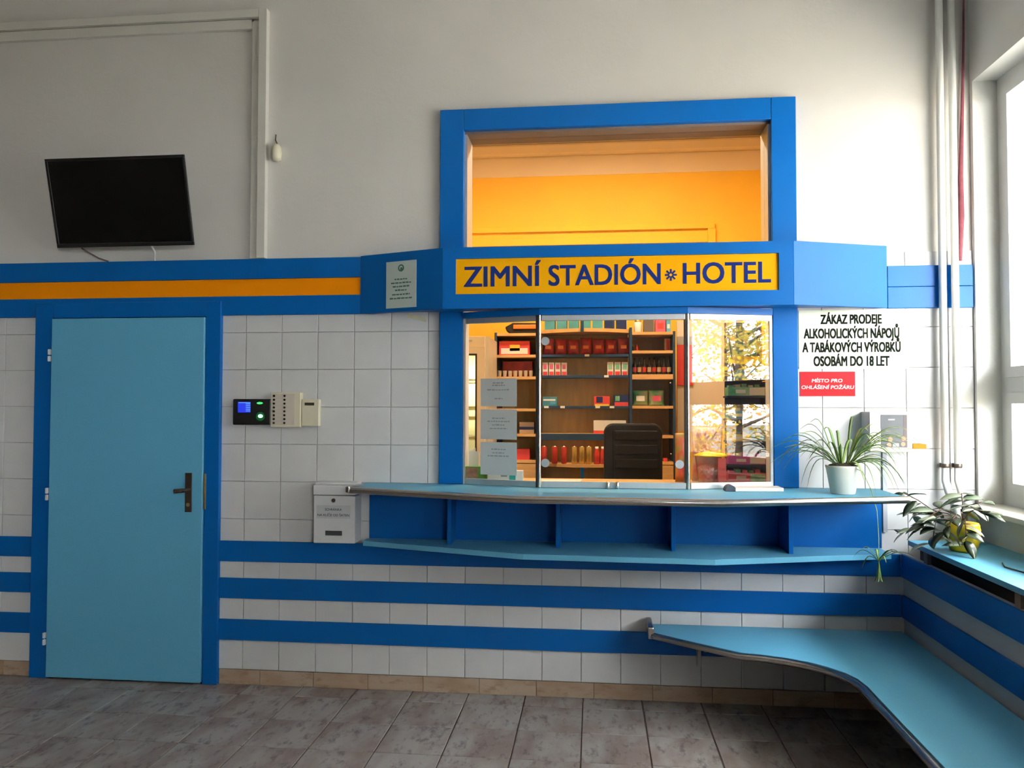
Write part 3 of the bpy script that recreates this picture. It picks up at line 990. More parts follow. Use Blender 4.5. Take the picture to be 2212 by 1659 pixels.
rs = thing('fire_report_sign', 'small red sign with white slanted capitals on the white tiles', 'sign', (2.82, wy, 1.536))
B(2.692, 2.957, -0.0115, wy, 1.537, 1.659).build('plate', red_sign, rs)
rfr = (Vector((0, -0.0115, 0)), Vector((1, 0, 0)), Vector((0, 0, 1)), Vector((0, -1, 0)))
text('M\u00cdSTO PRO', rfr, 2.749, 2.895, 1.606, 0.0165, 0.0, white_ink, rs, bold=0.02, slant=0.15)
text('OHL\u00c1\u0160EN\u00cd PO\u017d\u00c1RU', rfr, 2.698, 2.949, 1.573, 0.0165, 0.0, white_ink, rs, bold=0.02, slant=0.15)

# payment box on a wall shelf
sh = thing('wall_shelf', 'small cream wall shelf to the right of the spider plant', 'shelf', (3.1, wy, 1.27))
B(2.985, 3.255, -0.135, wy, 1.268, 1.284).build('shelf_board', cream_pl, sh, bevel=0.002)
B(3.080, 3.100, -0.020, wy, 0.87, 1.2675).build('cable_duct', mat('grey_duct', (0.40, 0.43, 0.48), 0.5, var=0.05), sh)
tb = thing('wall_terminal', 'white box with a dark grey screen standing on the small wall shelf', 'terminal', (3.08, -0.07, 1.2845))
B(2.985, 3.180, -0.128, wy, 1.2845, 1.460).build('housing', white_pl, tb, bevel=0.003)
B(3.036, 3.156, -0.1298, -0.1282, 1.290, 1.446).build('screen', mat('grey_screen', (0.04, 0.05, 0.065), 0.4, var=0.15, vscale=9), tb)
B(3.140, 3.156, -0.1305, -0.1299, 1.290, 1.446).build('screen_edge', mat('dark_brown_print', (0.05, 0.03, 0.035), 0.4, var=0.1), tb)
B(3.070, 3.100, -0.1305, -0.1299, 1.420, 1.426).build('screen_mark', paper, tb)
B(3.090, 3.118, -0.1305, -0.1299, 1.294, 1.310).build('label', paper, tb)
for x, z in ((3.072, 1.302), (3.078, 1.328), (3.136, 1.306), (3.138, 1.332)):
    MB().disc((x, -0.1306, z), (1, 0, 0), (0, 0, 1), 0.011, 12, 0.0008).build('print_spot', mat('copper_print', (0.45, 0.25, 0.16), 0.5, var=0.1), tb)
ob = thing('orange_box', 'small orange box beside the white terminal on the wall shelf', 'box', (3.21, -0.1, 1.2845))
B(3.187, 3.248, -0.118, -0.03, 1.2845, 1.306).build('box_body', mat('orange_card', (0.70, 0.20, 0.02), 0.6, spec=0.1, var=0.05), ob, bevel=0.001)
MB().tube([(3.213, -0.08, 1.306), (3.213, -0.08, 1.330)], 0.0015, 6).box(3.206, 3.222, -0.082, -0.078, 1.330, 1.336).build('pin', grey_ink, ob)

# ================================================================ spider plant
leaf_g = mat('spider_leaf', (0.16, 0.27, 0.055), 0.45, var=0.3, vscale=9, col2=(0.08, 0.16, 0.035))
leaf_y = mat('spider_leaf_pale', (0.42, 0.50, 0.16), 0.45, var=0.3, vscale=9, col2=(0.2, 0.33, 0.07))
soil = mat('soil', (0.035, 0.022, 0.016), 0.95, var=0.4, vscale=60, bump=0.6, bscale=120)
PX, PY = 2.818, -0.262
sp = thing('spider_plant', 'spider plant with arching striped leaves in a white pot on the counter', 'plant', (PX, PY, CZ))
MB().lathe([(0.0, 0.0005), (0.050, 0.0005), (0.054, 0.004), (0.074, 0.120), (0.0765, 0.124), (0.0765, 0.132), (0.071, 0.132), (0.068, 0.118), (0.0, 0.116)], (PX, PY, CZ), 28).build('pot', mat('white_pot', (0.76, 0.78, 0.70), 0.45, var=0.04), sp)
MB().lathe([(0.067, 0.119), (0.060, 0.134), (0.035, 0.142), (0.0, 0.145)], (PX, PY, CZ), 20).build('soil', soil, sp)


def blade(p0, dirh, length, lift, droop, w, m, name, parent, n=9, twist=0.0):
    """long arching leaf with a folded midrib"""
    dirh = Vector((dirh[0], dirh[1], 0)).normalized()
    side = Vector((-dirh.y, dirh.x, 0))
    mb = MB()
    vs, fs = [], []
    for i in range(n+1):
        t = i/n
        h = length*(t-0.18*t*t*droop)
        z = lift*math.sin(min(1.0, t*1.05)*math.pi*0.62)*1.0-droop*length*0.55*t**2.6
        c = Vector(p0)+dirh*h+Vector((0, 0, z))
        ww = w*(0.55+0.9*t if t < 0.35 else 0.87*(1-((t-0.35)/0.65)**2.2)+0.02)
        s = side*math.cos(twist*t)+Vector((0, 0, 1))*math.sin(twist*t)
        vs += [c-s*ww, c+Vector((0, 0, -0.25*ww)), c+s*ww, c+Vector((0, 0, -0.25*ww-0.0012))]
    for i in range(n):
        a = i*4
        fs += [(a, a+1, a+5, a+4), (a+1, a+2, a+6, a+5), (a+2, a+3, a+7, a+6), (a+3, a, a+4, a+7)]
    mb.add(vs, fs, True)
    return mb.build(name, m, parent)


rn = random.Random(21)
top = Vector((PX, PY, CZ+0.135))
specs = []
# (azimuth deg, reach, lift, droop)
extra = [(rn.uniform(-75, 40), rn.uniform(0.12, 0.27), rn.uniform(0.06, 0.22), rn.uniform(0.0, 1.2)) for _ in range(12)]
extra += [(rn.uniform(140, 230), rn.uniform(0.12, 0.26), rn.uniform(0.08, 0.22), rn.uniform(0.0, 1.0)) for _ in range(8)]
for az, re, li, dr_ in extra+list(((182, 0.27, 0.16, 0.25), (176, 0.24, 0.12, 0.75), (190, 0.20, 0.10, 1.45), (200, 0.18, 0.08, 1.55), (170, 0.22, 0.19, 0.25),
                        (160, 0.15, 0.25, 0.25), (186, 0.30, 0.12, 0.45), (196, 0.29, 0.17, 0.7), (140, 0.10, 0.27, 0.1), (60, 0.07, 0.28, 0.0),
                        (20, 0.16, 0.24, 0.10), (8, 0.22, 0.21, 0.15), (-6, 0.26, 0.19, 0.2), (12, 0.28, 0.23, 0.1), (-12, 0.22, 0.18, 0.15),
                        (-20, 0.20, 0.16, 0.1), (2, 0.19, 0.18, 0.05), (-26, 0.17, 0.15, 0.05), (-8, 0.17, 0.14, 0.0), (28, 0.2, 0.17, 0.2),
                        (-4, 0.26, 0.08, 1.3), (-10, 0.28, 0.09, 1.15), (-16, 0.25, 0.07, 1.5), (4, 0.29, 0.08, 1.05), (-30, 0.21, 0.06, 1.5),
                        (-48, 0.15, 0.05, 1.7), (-64, 0.13, 0.05, 1.55), (-22, 0.30, 0.07, 1.25), (10, 0.24, 0.1, 0.9), (-38, 0.19, 0.07, 1.2),
                        (215, 0.16, 0.12, 0.6), (232, 0.12, 0.15, 0.3), (255, 0.10, 0.14, 0.3), (280, 0.09, 0.16, 0.2), (305, 0.12, 0.13, 0.4),
                        (110, 0.09, 0.22, 0.1), (85, 0.08, 0.20, 0.1), (150, 0.18, 0.17, 0.5), (205, 0.25, 0.13, 0.35), (35, 0.12, 0.22, 0.1),
                        (-14, 0.23, 0.2, 0.3), (16, 0.25, 0.15, 0.45))):
    az += rn.uniform(-4, 4)
    a = math.radians(az)
    d = (math.cos(a), math.sin(a)*0.75)
    st = top+Vector((d[0]*0.028+rn.uniform(-0.012, 0.012), d[1]*0.028+rn.uniform(-0.01, 0.01), 0))
    blade(st, d, re*1.14, li*0.80, dr_, rn.uniform(0.0062, 0.0092), leaf_y if rn.random() < 0.3 else leaf_g, 'leaf', sp, twist=rn.uniform(-0.4, 0.4))
# hanging runner with a young plant
hx, hy = 2.925, -0.405
MB().tube([tuple(top+Vector((0.02, -0.02, 0.0))), (PX+0.06, PY-0.09, CZ+0.11), (PX+0.085, PY-0.125, CZ+0.03), (hx-0.005, hy, CZ-0.06), (hx, hy-0.003, 0.90), (hx, hy, 0.80)], 0.0016, 6).build('runner', leaf_y, sp)
for az, re, li, dr_ in ((180, 0.10, 0.05, 0.7), (150, 0.06, 0.05, 0.3), (10, 0.09, 0.05, 0.6), (-20, 0.08, 0.04, 0.2), (200, 0.08, 0.03, 1.2), (30, 0.07, 0.04, 0.3), (-80, 0.05, 0.03, 1.0), (90, 0.04, 0.04, 0.4), (-5, 0.12, 0.04, 0.25)):
    a = math.radians(az)
    blade((hx, hy, 0.80), (math.cos(a), math.sin(a)*0.6), re*1.25, li*1.3, dr_, 0.0066, leaf_y if az in (10, 150) else leaf_g, 'leaflet', sp, 7)
for k in range(6):
    a = k*1.05
    blade((hx, hy, 0.80), (math.cos(a), math.sin(a)), 0.026, -0.085, 0.6, 0.0042, leaf_g, 'leaflet', sp, 6)

# ================================================================ leafy plant on the ledge
QX, QY, QZ = 3.296, -0.37, 0.845
hp_ = thing('wax_plant', 'broad-leaved trailing plant in a yellow ribbed pot on the window ledge', 'plant', (QX, QY, QZ))
prof = []
for k in range(15):
    t = k/14
    r = 0.040+0.030*math.sin(math.pi*min(1, t*0.62+0.10))+(0.0022 if k % 2 else 0)
    prof.append((r, 0.0008+t*0.125))
MB().lathe([(0.0, 0.0008)]+prof+[(0.050, 0.122), (0.0, 0.112)], (QX, QY, QZ), 26).build('pot', mat('yellow_pot', (0.72, 0.50, 0.02), 0.4, var=0.08), hp_)
MB().lathe([(0.051, 0.113), (0.03, 0.12), (0.0, 0.121)], (QX, QY, QZ), 16).build('soil', soil, hp_)
lf_shade = mat('wax_leaf_shade', (0.045, 0.07, 0.035), 0.28, col2=(0.03, 0.04, 0.022), vscale=12)  # three tones of one leaf: shade and window light put into the colour
lf_half = mat('wax_leaf_half_lit', (0.20, 0.25, 0.17), 0.25, col2=(0.10, 0.14, 0.08), vscale=14)
lf_lit = mat('wax_leaf_lit', (0.46, 0.50, 0.38), 0.28, col2=(0.26, 0.31, 0.20), vscale=14)
stem_m = mat('brown_stem', (0.12, 0.06, 0.03), 0.6, var=0.2)


def broad_leaf(p, d, length, width, pitch, roll, m, name='leaf'):
    d = Vector((d[0], d[1], 0)).normalized()
    f = (d*math.cos(pitch)+Vector((0, 0, math.sin(pitch)))).normalized()
    s = f.cross(Vector((0, 0, 1))).normalized()
    u = s.cross(f)
    s, u = s*math.cos(roll)+u*math.sin(roll), u*math.cos(roll)-s*math.sin(roll)
    n = 7
    vs, fs = [], []
    for i in range(n+1):
        t = i/n
        w = width*0.5*(math.sin(math.pi*t**0.85)**0.75 if 0 < t < 1 else 0.02)
        c = Vector(p)+f*length*t-u*length*0.16*t*t
        vs += [c-s*w+u*w*0.25, c, c+s*w+u*w*0.25, c-u*0.0015]
    for i in range(n):
        a = i*4
        fs += [(a, a+1, a+5, a+4), (a+1, a+2, a+6, a+5), (a+2, a+3, a+7, a+6), (a+3, a, a+4, a+7)]
    return MB().add(vs, fs, True).build(name, m, hp_)


rn = random.Random(5)
ptop = Vector((QX, QY, QZ+0.12))
shoots = [((-0.10, 0.06, 0.05), (-0.20, 0.13, 0.12)), ((-0.09, -0.01, 0.04), (-0.20, 0.00, -0.03)), ((-0.05, -0.06, 0.05), (-0.12, -0.10, -0.02)),
          ((-0.06, 0.08, 0.06), (-0.14, 0.17, 0.01)), ((0.02, -0.06, 0.07), (0.05, -0.10, 0.06)), ((-0.08, 0.02, 0.06), (-0.24, 0.06, -0.06)),
          ((0.01, 0.02, 0.08), (0.02, 0.05, 0.13)), ((-0.12, -0.02, 0.02), (-0.15, -0.05, -0.08)), ((-0.02, -0.07, 0.03), (-0.04, -0.12, -0.07)), ((0.0, 0.02, 0.06), (0.06, -0.04, 0.10))]
for a, b in shoots:
    a, b = ptop+Vector(a), ptop+Vector(b)
    MB().tube([ptop, (ptop+a)/2+Vector((0, 0, 0.015)), a, (a+b)/2+Vector((0, 0, 0.006)), b], 0.0022, 6).build('stem', stem_m, hp_)
    for k in range(7):
        t = 0.1+0.15*k
        p = a.lerp(b, t) if k else a
        an = rn.uniform(-2.9, -0.1) if k % 2 else rn.uniform(0, 6.28)
        d = Vector((math.cos(an), math.sin(an)))+Vector((b.x-a.x, b.y-a.y)).normalized()*0.8
        m = rn.choice([lf_shade, lf_shade, lf_half, lf_half, lf_lit])
        if p.x > QX-0.03:  # leaves on the window side take the lit tones
            m = rn.choice([lf_half, lf_lit, lf_lit])
        broad_leaf(p, d, rn.uniform(0.070, 0.115), rn.uniform(0.030, 0.046), rn.uniform(-0.7, 0.35), rn.uniform(-0.6, 0.6), m)
tag(MB().tube([(3.32, -0.66, 0.850), (3.29, -0.74, 0.849), (3.31, -0.84, 0.849), (3.36, -0.95, 0.849), (3.42, -1.02, 0.849)], 0.003, 8).build('loose_cable', black_pl), 'thin dark cable lying on the light blue window ledge', 'cable')

# ================================================================ inside the kiosk: lamp
lamp = thing('ceiling_lamp', 'long warm strip lamp on the ceiling of the yellow room', 'lamp', (1.75, 0.95, 3.56))
B(1.05, 2.45, 0.87, 1.03, 3.60, 3.659).build('housing', white_pl, lamp)
B(1.07, 2.43, 0.89, 1.01, 3.575, 3.599).build('diffuser', mat('lamp_diffuser', (0.9, 0.8, 0.6), 0.5, emit=(1.0, 0.80, 0.52), estr=8.0), lamp)
la = bpy.data.lights.new('strip_light', 'AREA')
la.shape = 'RECTANGLE'
la.size, la.size_y = 1.34, 0.12
la.energy = 104
la.color = (1.0, 0.80, 0.54)
lo = bpy.data.objects.new('strip_light', la)
COL.objects.link(lo)
lo.location = (0, 0, 0.01)
lo.parent = lamp

# ---- inner worktop
iw = thing('inner_worktop', 'light inner worktop behind the glass of the serving window', 'worktop', (1.8, 0.35, 1.03))
B(0.30, 3.15, 0.161, 0.52, 1.040, 1.066).build('top_board', wood, iw, bevel=0.002)
B(0.30, 3.15, 0.165, 0.19, 0.0, 1.0395).build('front_board', blue, iw)

# ---- shelving
SF, SBK = 1.80, 2.16      # front and back of the shelving


def vz(v, y=SF, u=1260):
    return at(u, v, y).z


def ux(u, y=SF, v=800):
    return at(u, v, y).x


tag_m = mat('price_tag', (0.85, 0.82, 0.72), 0.6, var=0.05)
# left tower
x0, x1 = 0.919, 1.262
lt = thing('shelf_tower', 'left beech shelf tower with dark blue uprights behind the counter', 'shelving', ((x0+x1)/2, SF, 0))
B(x0, x0+0.018, SF, SBK, 0, 2.04).build('upright', navy_metal, lt)
B(x1-0.018, x1, SF, SBK, 0, 2.04).build('upright', navy_metal, lt)
B(x0+0.0185, x1-0.0185, SBK-0.012, SBK, 0.02, 2.02).build('back_panel', wood_b, lt)
LZ = [2.035, 1.872, 1.708, 1.468, 1.279, 1.082]
for z in LZ:
    B(x0+0.0185, x1-0.0185, SF+0.001, SBK-0.0125, z-0.020, z).build('shelf', wood, lt)
B(x0+0.020, x1-0.020, SF-0.016, SF, 0.08, 1.055).build('cabinet_door', wood, lt)
# centre unit with bowed front shelves
c0, c1 = 1.264, 1.925
cu = thing('bowed_shelf_unit', 'wide centre shelving with bowed beech shelves and dark blue metal shelves', 'shelving', (1.6, SF, 0))
CBK = 2.01
B(c0+0.001, c1-0.001, CBK-0.012, CBK, 0.02, 2.06).build('back_panel', wood_b, cu)


def bow(z0, z1, dep):
    n = 12
    pts = [(c0+0.002+(c1-c0-0.004)*k/n, SF+0.02-dep*math.sin(math.pi*k/n)) for k in range(n+1)]
    return MB().prism(pts+[(c1-0.002, CBK-0.0125), (c0+0.002, CBK-0.0125)], z0, z1)


CZs = {'top': 2.058, 'a': 1.874, 'b': 1.717, 'c': 1.488, 'd': 1.283, 'e': 1.062}
bow(CZs['top']-0.026, CZs['top'], 0.12).build('bowed_shelf', wood, cu)
bow(CZs['e']-0.022, CZs['e'], 0.14).build('bowed_shelf', wood, cu)
for k in 'abc':
    B(c0+0.002, c1-0.002, SF+0.02, CBK-0.0125, CZs[k]-0.018, CZs[k]).build('metal_shelf', navy_metal, cu)
B(c0+0.002, c1-0.002, SF+0.02, CBK-0.0125, CZs['d']-0.016, CZs['d']).build('shelf', wood, cu)
B(c0+0.002, c1-0.002, SF+0.015, SF+0.02, CZs['d']-0.05, CZs['d']-0.002).build('shelf_lip', navy_metal, cu)
xp = ux(1258)
B(xp-0.012, xp+0.012, SF-0.125, SF-0.105, 0.1, CZs['e']-0.0225).build('post', blue, cu)
B(xp-0.012, xp+0.012, SF-0.118, SF-0.1, CZs['top']-0.026, CZs['top']+0.08).build('post', navy_metal, cu)
for u, k in ((1268, 'a'), (1310, 'b'), (1180, 'c'), (1215, 'c'), (1291, 'c'), (1322, 'c')):
    p = ux(u)
    B(p-0.017, p+0.017, SF+0.0155, SF+0.0195, CZs[k]-0.016, CZs[k]).build('price_tag', tag_m, cu)
# right tower
y0, y1 = 1.928, 2.262
rt_ = thing('shelf_tower', 'right beech shelf tower with blue uprights behind the black chair', 'shelving', ((y0+y1)/2, SF, 0))
B(y0, y0+0.018, SF, SBK, 0, 2.07).build('upright', navy_metal, rt_)
B(y1-0.018, y1, SF, SBK, 0, 2.04).build('upright', navy_metal, rt_)
B(y0+0.0185, y1-0.0185, SBK-0.012, SBK, 0.02, 2.02).build('back_panel', wood_b, rt_)
RZ = [2.036, 1.898, 1.722, 1.490, 1.272, 1.078]
for i, z in enumerate(RZ):
    B(y0+0.0185, y1-0.0185, SF+0.001, SBK-0.0125, z-(0.036 if i == 2 else 0.020), z).build('shelf', wood, rt_)
B(y0+0.020, y1-0.020, SF-0.016, SF, 0.08, 1.052).build('cabinet_door', wood, rt_)
for u, v in ((1450, 829), (1451, 982)):
    p = at(u, v, SF-0.001)
    MB().lathe([(0.0, 0), (0.006, 0.001), (0.008, 0.008), (0.0, 0.012)], (p.x-0.006, SF-0.008, p.z), 10).build('knob', chrome, rt_)

RED = mat('red_packet', (0.62, 0.03, 0.02), 0.4, var=0.3, vscale=18, col2=(0.30, 0.015, 0.01))
RED2 = mat('red_card', (0.78, 0.06, 0.05), 0.5, var=0.08)
YEL = mat('yellow_print', (0.85, 0.6, 0.05), 0.5, var=0.1)
TEAL = mat('teal_card', (0.06, 0.28, 0.34), 0.5, var=0.2, vscale=14)
GRN = mat('green_wrap', (0.03, 0.42, 0.18), 0.35, var=0.2, vscale=14, col2=(0.5, 0.6, 0.5))
WHT = mat('white_card', (0.80, 0.78, 0.74), 0.5, var=0.05)
PNK = mat('pink_print', (0.75, 0.12, 0.22), 0.5, var=0.2, vscale=20)
MAG = mat('magenta_card', (0.62, 0.08, 0.42), 0.5, var=0.1)
CYN = mat('sky_card', (0.10, 0.42, 0.68), 0.5, var=0.15, vscale=18)
NAVY = mat('navy_card', (0.015, 0.03, 0.12), 0.4, var=0.1)
GOLD = mat('gold_can', (0.62, 0.45, 0.12), 0.3, metal=0.6, var=0.2, vscale=30)
REDCAN = mat('red_can', (0.65, 0.05, 0.03), 0.3, metal=0.3, var=0.15, vscale=20)
DGLASS = mat('dark_bottle', (0.02, 0.015, 0.018), 0.15, var=0.2)
BLK = mat('black_fabric', (0.012, 0.012, 0.013), 0.8, var=0.3, vscale=30, bump=0.2, bscale=300)
ORG = mat('orange_fabric', (0.85, 0.22, 0.03), 0.6, var=0.1)
BRN = mat('brown_card', (0.42, 0.28, 0.16), 0.6, var=0.1)


def carton(name, label, cat, u0, u1, vt, zb, y, depth, m, panel=None, group=None, pm=None):
    """packet or box standing at zb with its front at depth y; panel = relative rectangle printed on its front"""
    xa, xb = ux(u0, y), ux(u1, y)
    zt = at((u0+u1)/2, vt, y).z
    t = thing(name, label, cat, ((xa+xb)/2, y+depth/2, zb), group)
    B(xa, xb, y, y+depth, zb+0.0005, zt).build('carton', m, t, bevel=0.001)
    for (a, b, c, d), q in (panel or []):
        B(xa+(xb-xa)*a, xa+(xb-xa)*b, y-0.0012, y-0.0002, zb+(zt-zb)*c, zb+(zt-zb)*d).build('print', q, t)
    return t


# left tower stock
t = thing('tool_bag', 'black bag with an orange flap on top of the left shelf tower', 'bag', (1.12, 1.9, 2.035))
xa, xb = ux(1089), 1.243
MB().prism([(xa+0.05, 2.036), (xb, 2.036), (xb, 2.115), (xa+0.06, 2.118), (xa, 2.085), (xa+0.015, 2.05)], 1.84, 2.06, axis='y').build('bag_body', BLK, t, bevel=0.01)
B(xa+0.065, xb-0.01, 1.828, 1.839, 2.070, 2.102).build('flap', ORG, t, bevel=0.004)
carton('sweet_box', 'bright red box with a yellow oval print on the upper left tower shelf', 'box', 1078, 1144, 737, 1.872, 1.84, 0.15, RED2,
       [((0.06, 0.94, 0.08, 0.5), WHT), ((0.35, 0.68, 0.3, 0.75), YEL)])
carton('flat_box', 'dark red flat box lying behind the row of white cups', 'box', 1086, 1150, 781, 1.708, 1.95, 0.12, RED)
for k in range(7):
    p = ux(1079+k*11.3, 1.86)
    cpm = MB().lathe([(0.0, 0.0005), (0.013, 0.0005), (0.0165, 0.045), (0.0172, 0.048), (0.0155, 0.048), (0.0, 0.044)], (p, 1.87, 1.708), 14)
    tag(cpm.build('paper_cup', WHT), '%s white paper cup from the left in the tower shelf row' % ordinal(k), 'cup', 'paper cups on the left tower')
carton('card_box', 'small brown box on the left tower shelf beside the middle notice', 'box', 1122, 1154, 912, 1.279, 1.85, 0.12, BRN, [((0, 1, 0.35, 0.6), NAVY)])
carton('red_tin', 'plain red box on the low left tower shelf beside the lowest notice', 'box', 1112, 1144, 970, 1.082, 1.85, 0.12, RED2)

# centre unit stock
for k in range(7):
    p = ux(1184+k*27.3, 1.86)
    b_ = MB().pillow((p, 1.90, CZs['a']+0.0008), 0.088, 0.128-0.006*(k % 3), 0.055)
    tg = thing('crisp_bag', '%s red crisp bag from the left on the curved shelf unit' % ordinal(k), 'crisp bag', (p, 1.9, CZs['a']), 'red crisp bags')
    b_.build('foil_bag', RED, tg)
    B(p-0.022, p+0.020, 1.868, 1.8695, CZs['a']+0.045, CZs['a']+0.07).build('print', ORG, tg)
for k in range(4):
    carton('mint_packet', '%s white and red packet of the left group on the blue shelf' % ordinal(k), 'packet', 1172+k*13.6, 1183.5+k*13.6, 783, CZs['b'], 1.85, 0.03, WHT,
           [((0.1, 0.9, 0.02, 0.3), RED2), ((0.15, 0.8, 0.5, 0.85), PNK)], 'packets on the blue shelf, left')
for k in range(3):
    carton('candy_packet', '%s green and red packet of the right group on the blue shelf' % ordinal(k), 'packet', 1312+k*15.5, 1325+k*15.5, 782, CZs['b'], 1.85, 0.03, WHT,
           [((0.1, 0.9, 0.02, 0.3), RED2), ((0.15, 0.85, 0.45, 0.85), GRN)], 'packets on the blue shelf, right')
carton('teal_box', 'teal printed box at the left of the third blue shelf', 'box', 1172, 1203, 857, CZs['c'], 1.85, 0.08, TEAL, [((0.05, 0.9, 0.55, 0.75), WHT), ((0.55, 0.9, 0.2, 0.5), CYN)])
carton('chocolate_box', 'left of two red and black boxes on the third blue shelf', 'box', 1283, 1317, 856, CZs['c'], 1.85, 0.08, RED2, [((0.15, 0.55, 0.35, 0.95), NAVY), ((0.05, 0.95, 0.0, 0.2), YEL)], 'red and black boxes')
carton('chocolate_box', 'right of two red and black boxes on the third blue shelf', 'box', 1326, 1357, 853, CZs['c'], 1.85, 0.08, NAVY, [((0.05, 1.0, 0.0, 0.35), RED2), ((0.1, 0.4, 0.45, 0.9), GRN)], 'red and black boxes')
carton('tea_box', 'cream box with a red base band above the black chair', 'box', 1282, 1352, 908, CZs['d'], 1.85, 0.1, BRN, [((0.0, 1.0, 0.22, 1.0), WHT), ((0.0, 1.0, 0.0, 0.2), RED2)])


def can(p, y, z, m, label, group, r=0.0215, h=0.130):
    t = thing('drink_can', label, 'can', (p, y, z), group)
    MB().lathe([(0.0, 0.0005), (r*0.75, 0.0005), (r, 0.008), (r, h-0.016), (r*0.82, h-0.004)], (p, y, z), 16).build('can_body', m, t)
    MB().lathe([(r*0.83, h-0.006), (r*0.85, h), (r*0.78, h), (r*0.74, h-0.004), (0.0, h-0.004)], (p, y, z), 16).build('can_lid', chrome, t)


for k, u in enumerate((1176, 1199, 1219)):
    can(ux(u), 1.76-0.012*k, CZs['e'], REDCAN, '%s tall red can from the left on the bowed wooden shelf' % ordinal(k), 'red cans')
for k, u in enumerate((1241, 1257, 1272)):
    can(ux(u), 1.735, CZs['e'], GOLD, '%s gold can from the left on the bowed wooden shelf' % ordinal(k), 'gold cans')
for k, u in enumerate((1289, 1302)):
    p = ux(u)
    t = thing('juice_bottle', '%s red bottle with a pale cap beside the black chair' % ('left' if k == 0 else 'right'), 'bottle', (p, 1.74, CZs['e']), 'red bottles')
    MB().lathe([(0.0, 0.0005), (0.02, 0.0005), (0.0225, 0.006), (0.0225, 0.075), (0.012, 0.108), (0.011, 0.112), (0.0, 0.112)], (p, 1.745, CZs['e']), 16).build('bottle_body', REDCAN, t)
    MB().lathe([(0.0125, 0.1125), (0.0125, 0.128), (0.0, 0.128)], (p, 1.745, CZs['e']), 14).build('cap', WHT, t)
# binders on top
for k in range(7):
    u = 1176+k*26
    xa, xb = ux(u), ux(u+22)
    zt = 2.058
    t = thing('ring_binder', '%s teal binder from the left on top of the centre shelving' % ordinal(k), 'binder', ((xa+xb)/2, 1.9, zt), 'teal binders')
    B(xa, xb, 1.83, 1.98, zt+0.0005, zt+0.20).build('cover', TEAL if k < 5 else NAVY, t, bevel=0.002)
    B(xa+0.012, xb-0.012, 1.8285, 1.8297, zt+0.10, zt+0.17).build('spine_label', CYN if k < 5 else TEAL, t)
# right tower stock
t = thing('white_jar', 'white round jar on top of the right shelf tower', 'jar', (ux(1380), 1.9, RZ[0]))
MB().lathe([(0.0, 0.0005), (0.026, 0.0005), (0.030, 0.01), (0.030, 0.07), (0.022, 0.085), (0.0, 0.085)], (ux(1380), 1.90, RZ[0]), 18).build('jar_body', WHT, t)
MB().lathe([(0.024, 0.0855), (0.024, 0.105), (0.0, 0.105)], (ux(1380), 1.90, RZ[0]), 18).build('lid', GOLD, t)
carton('grey_box', 'dark grey box between the jar and the red tin on the right tower', 'box', 1391, 1413, 690, RZ[0], 1.88, 0.1, mat('grey_card', (0.12, 0.11, 0.11), 0.6, var=0.1))
carton('pink_tin', 'pink and red tin on top of the right shelf tower', 'tin', 1416, 1438, 689, RZ[0], 1.88, 0.1, PNK, [((0.2, 0.8, 0.3, 0.7), RED2)])
carton('blue_packet', 'narrow blue packet at the right end of the right tower top', 'packet', 1440, 1449, 688, RZ[0], 1.88, 0.08, CYN, [((0.2, 0.8, 0.3, 0.6), WHT)])
for k, u in enumerate((1369, 1377)):
    tag(MB().lathe([(0.0, 0.0005), (0.008, 0.0005), (0.008, 0.03), (0.004, 0.04), (0.004, 0.05), (0.0, 0.05)], (ux(u), 1.86, RZ[1]), 12).build('lip_balm', RED2 if k else DGLASS),
        '%s tiny upright tube on the second shelf of the right tower' % ('left' if k == 0 else 'right'), 'tube', 'tiny tubes')
carton('brown_tin', 'brown tin at the right end of the second right tower shelf', 'tin', 1436, 1448, 731, RZ[1], 1.9, 0.06, BRN, [((0.3, 0.9, 0.1, 0.9), RED)])
for k in range(8):
    p = ux(1371+k*10.6, 1.85)
    t = thing('small_bottle', '%s dark bottle from the left on the third right tower shelf' % ordinal(k), 'bottle', (p, 1.86, RZ[2]), 'dark bottles')
    MB().lathe([(0.0, 0.0005), (0.014, 0.0005), (0.0155, 0.005), (0.0155, 0.07), (0.007, 0.095), (0.0065, 0.125), (0.0, 0.125)], (p, 1.86, RZ[2]), 14).build('bottle_body', DGLASS, t)
    MB().lathe([(0.0158, 0.02), (0.0158, 0.055)], (p, 1.86, RZ[2]), 14).build('label', BRN if k % 2 else RED, t)
for k, (u, m) in enumerate(((1383, GRN), (1418, GRN))):
    p = ux(u, 1.86)
    t = thing('wafer_bag', '%s of two green and white wafer bags on the right tower' % ('left' if k == 0 else 'right'), 'bag', (p, 1.9, RZ[3]), 'green bags')
    MB().pillow((p, 1.89, RZ[3]+0.0008), 0.116, 0.115, 0.05).build('foil_bag', m, t)
    B(p-0.03, p+0.032, 1.858, 1.8595, RZ[3]+0.035, RZ[3]+0.075).build('print', PNK if k else WHT, t)
carton('low_red_box', 'small red box on the lowest right tower shelf by the chair', 'box', 1432, 1441, 990, RZ[5], 1.85, 0.06, RED2)

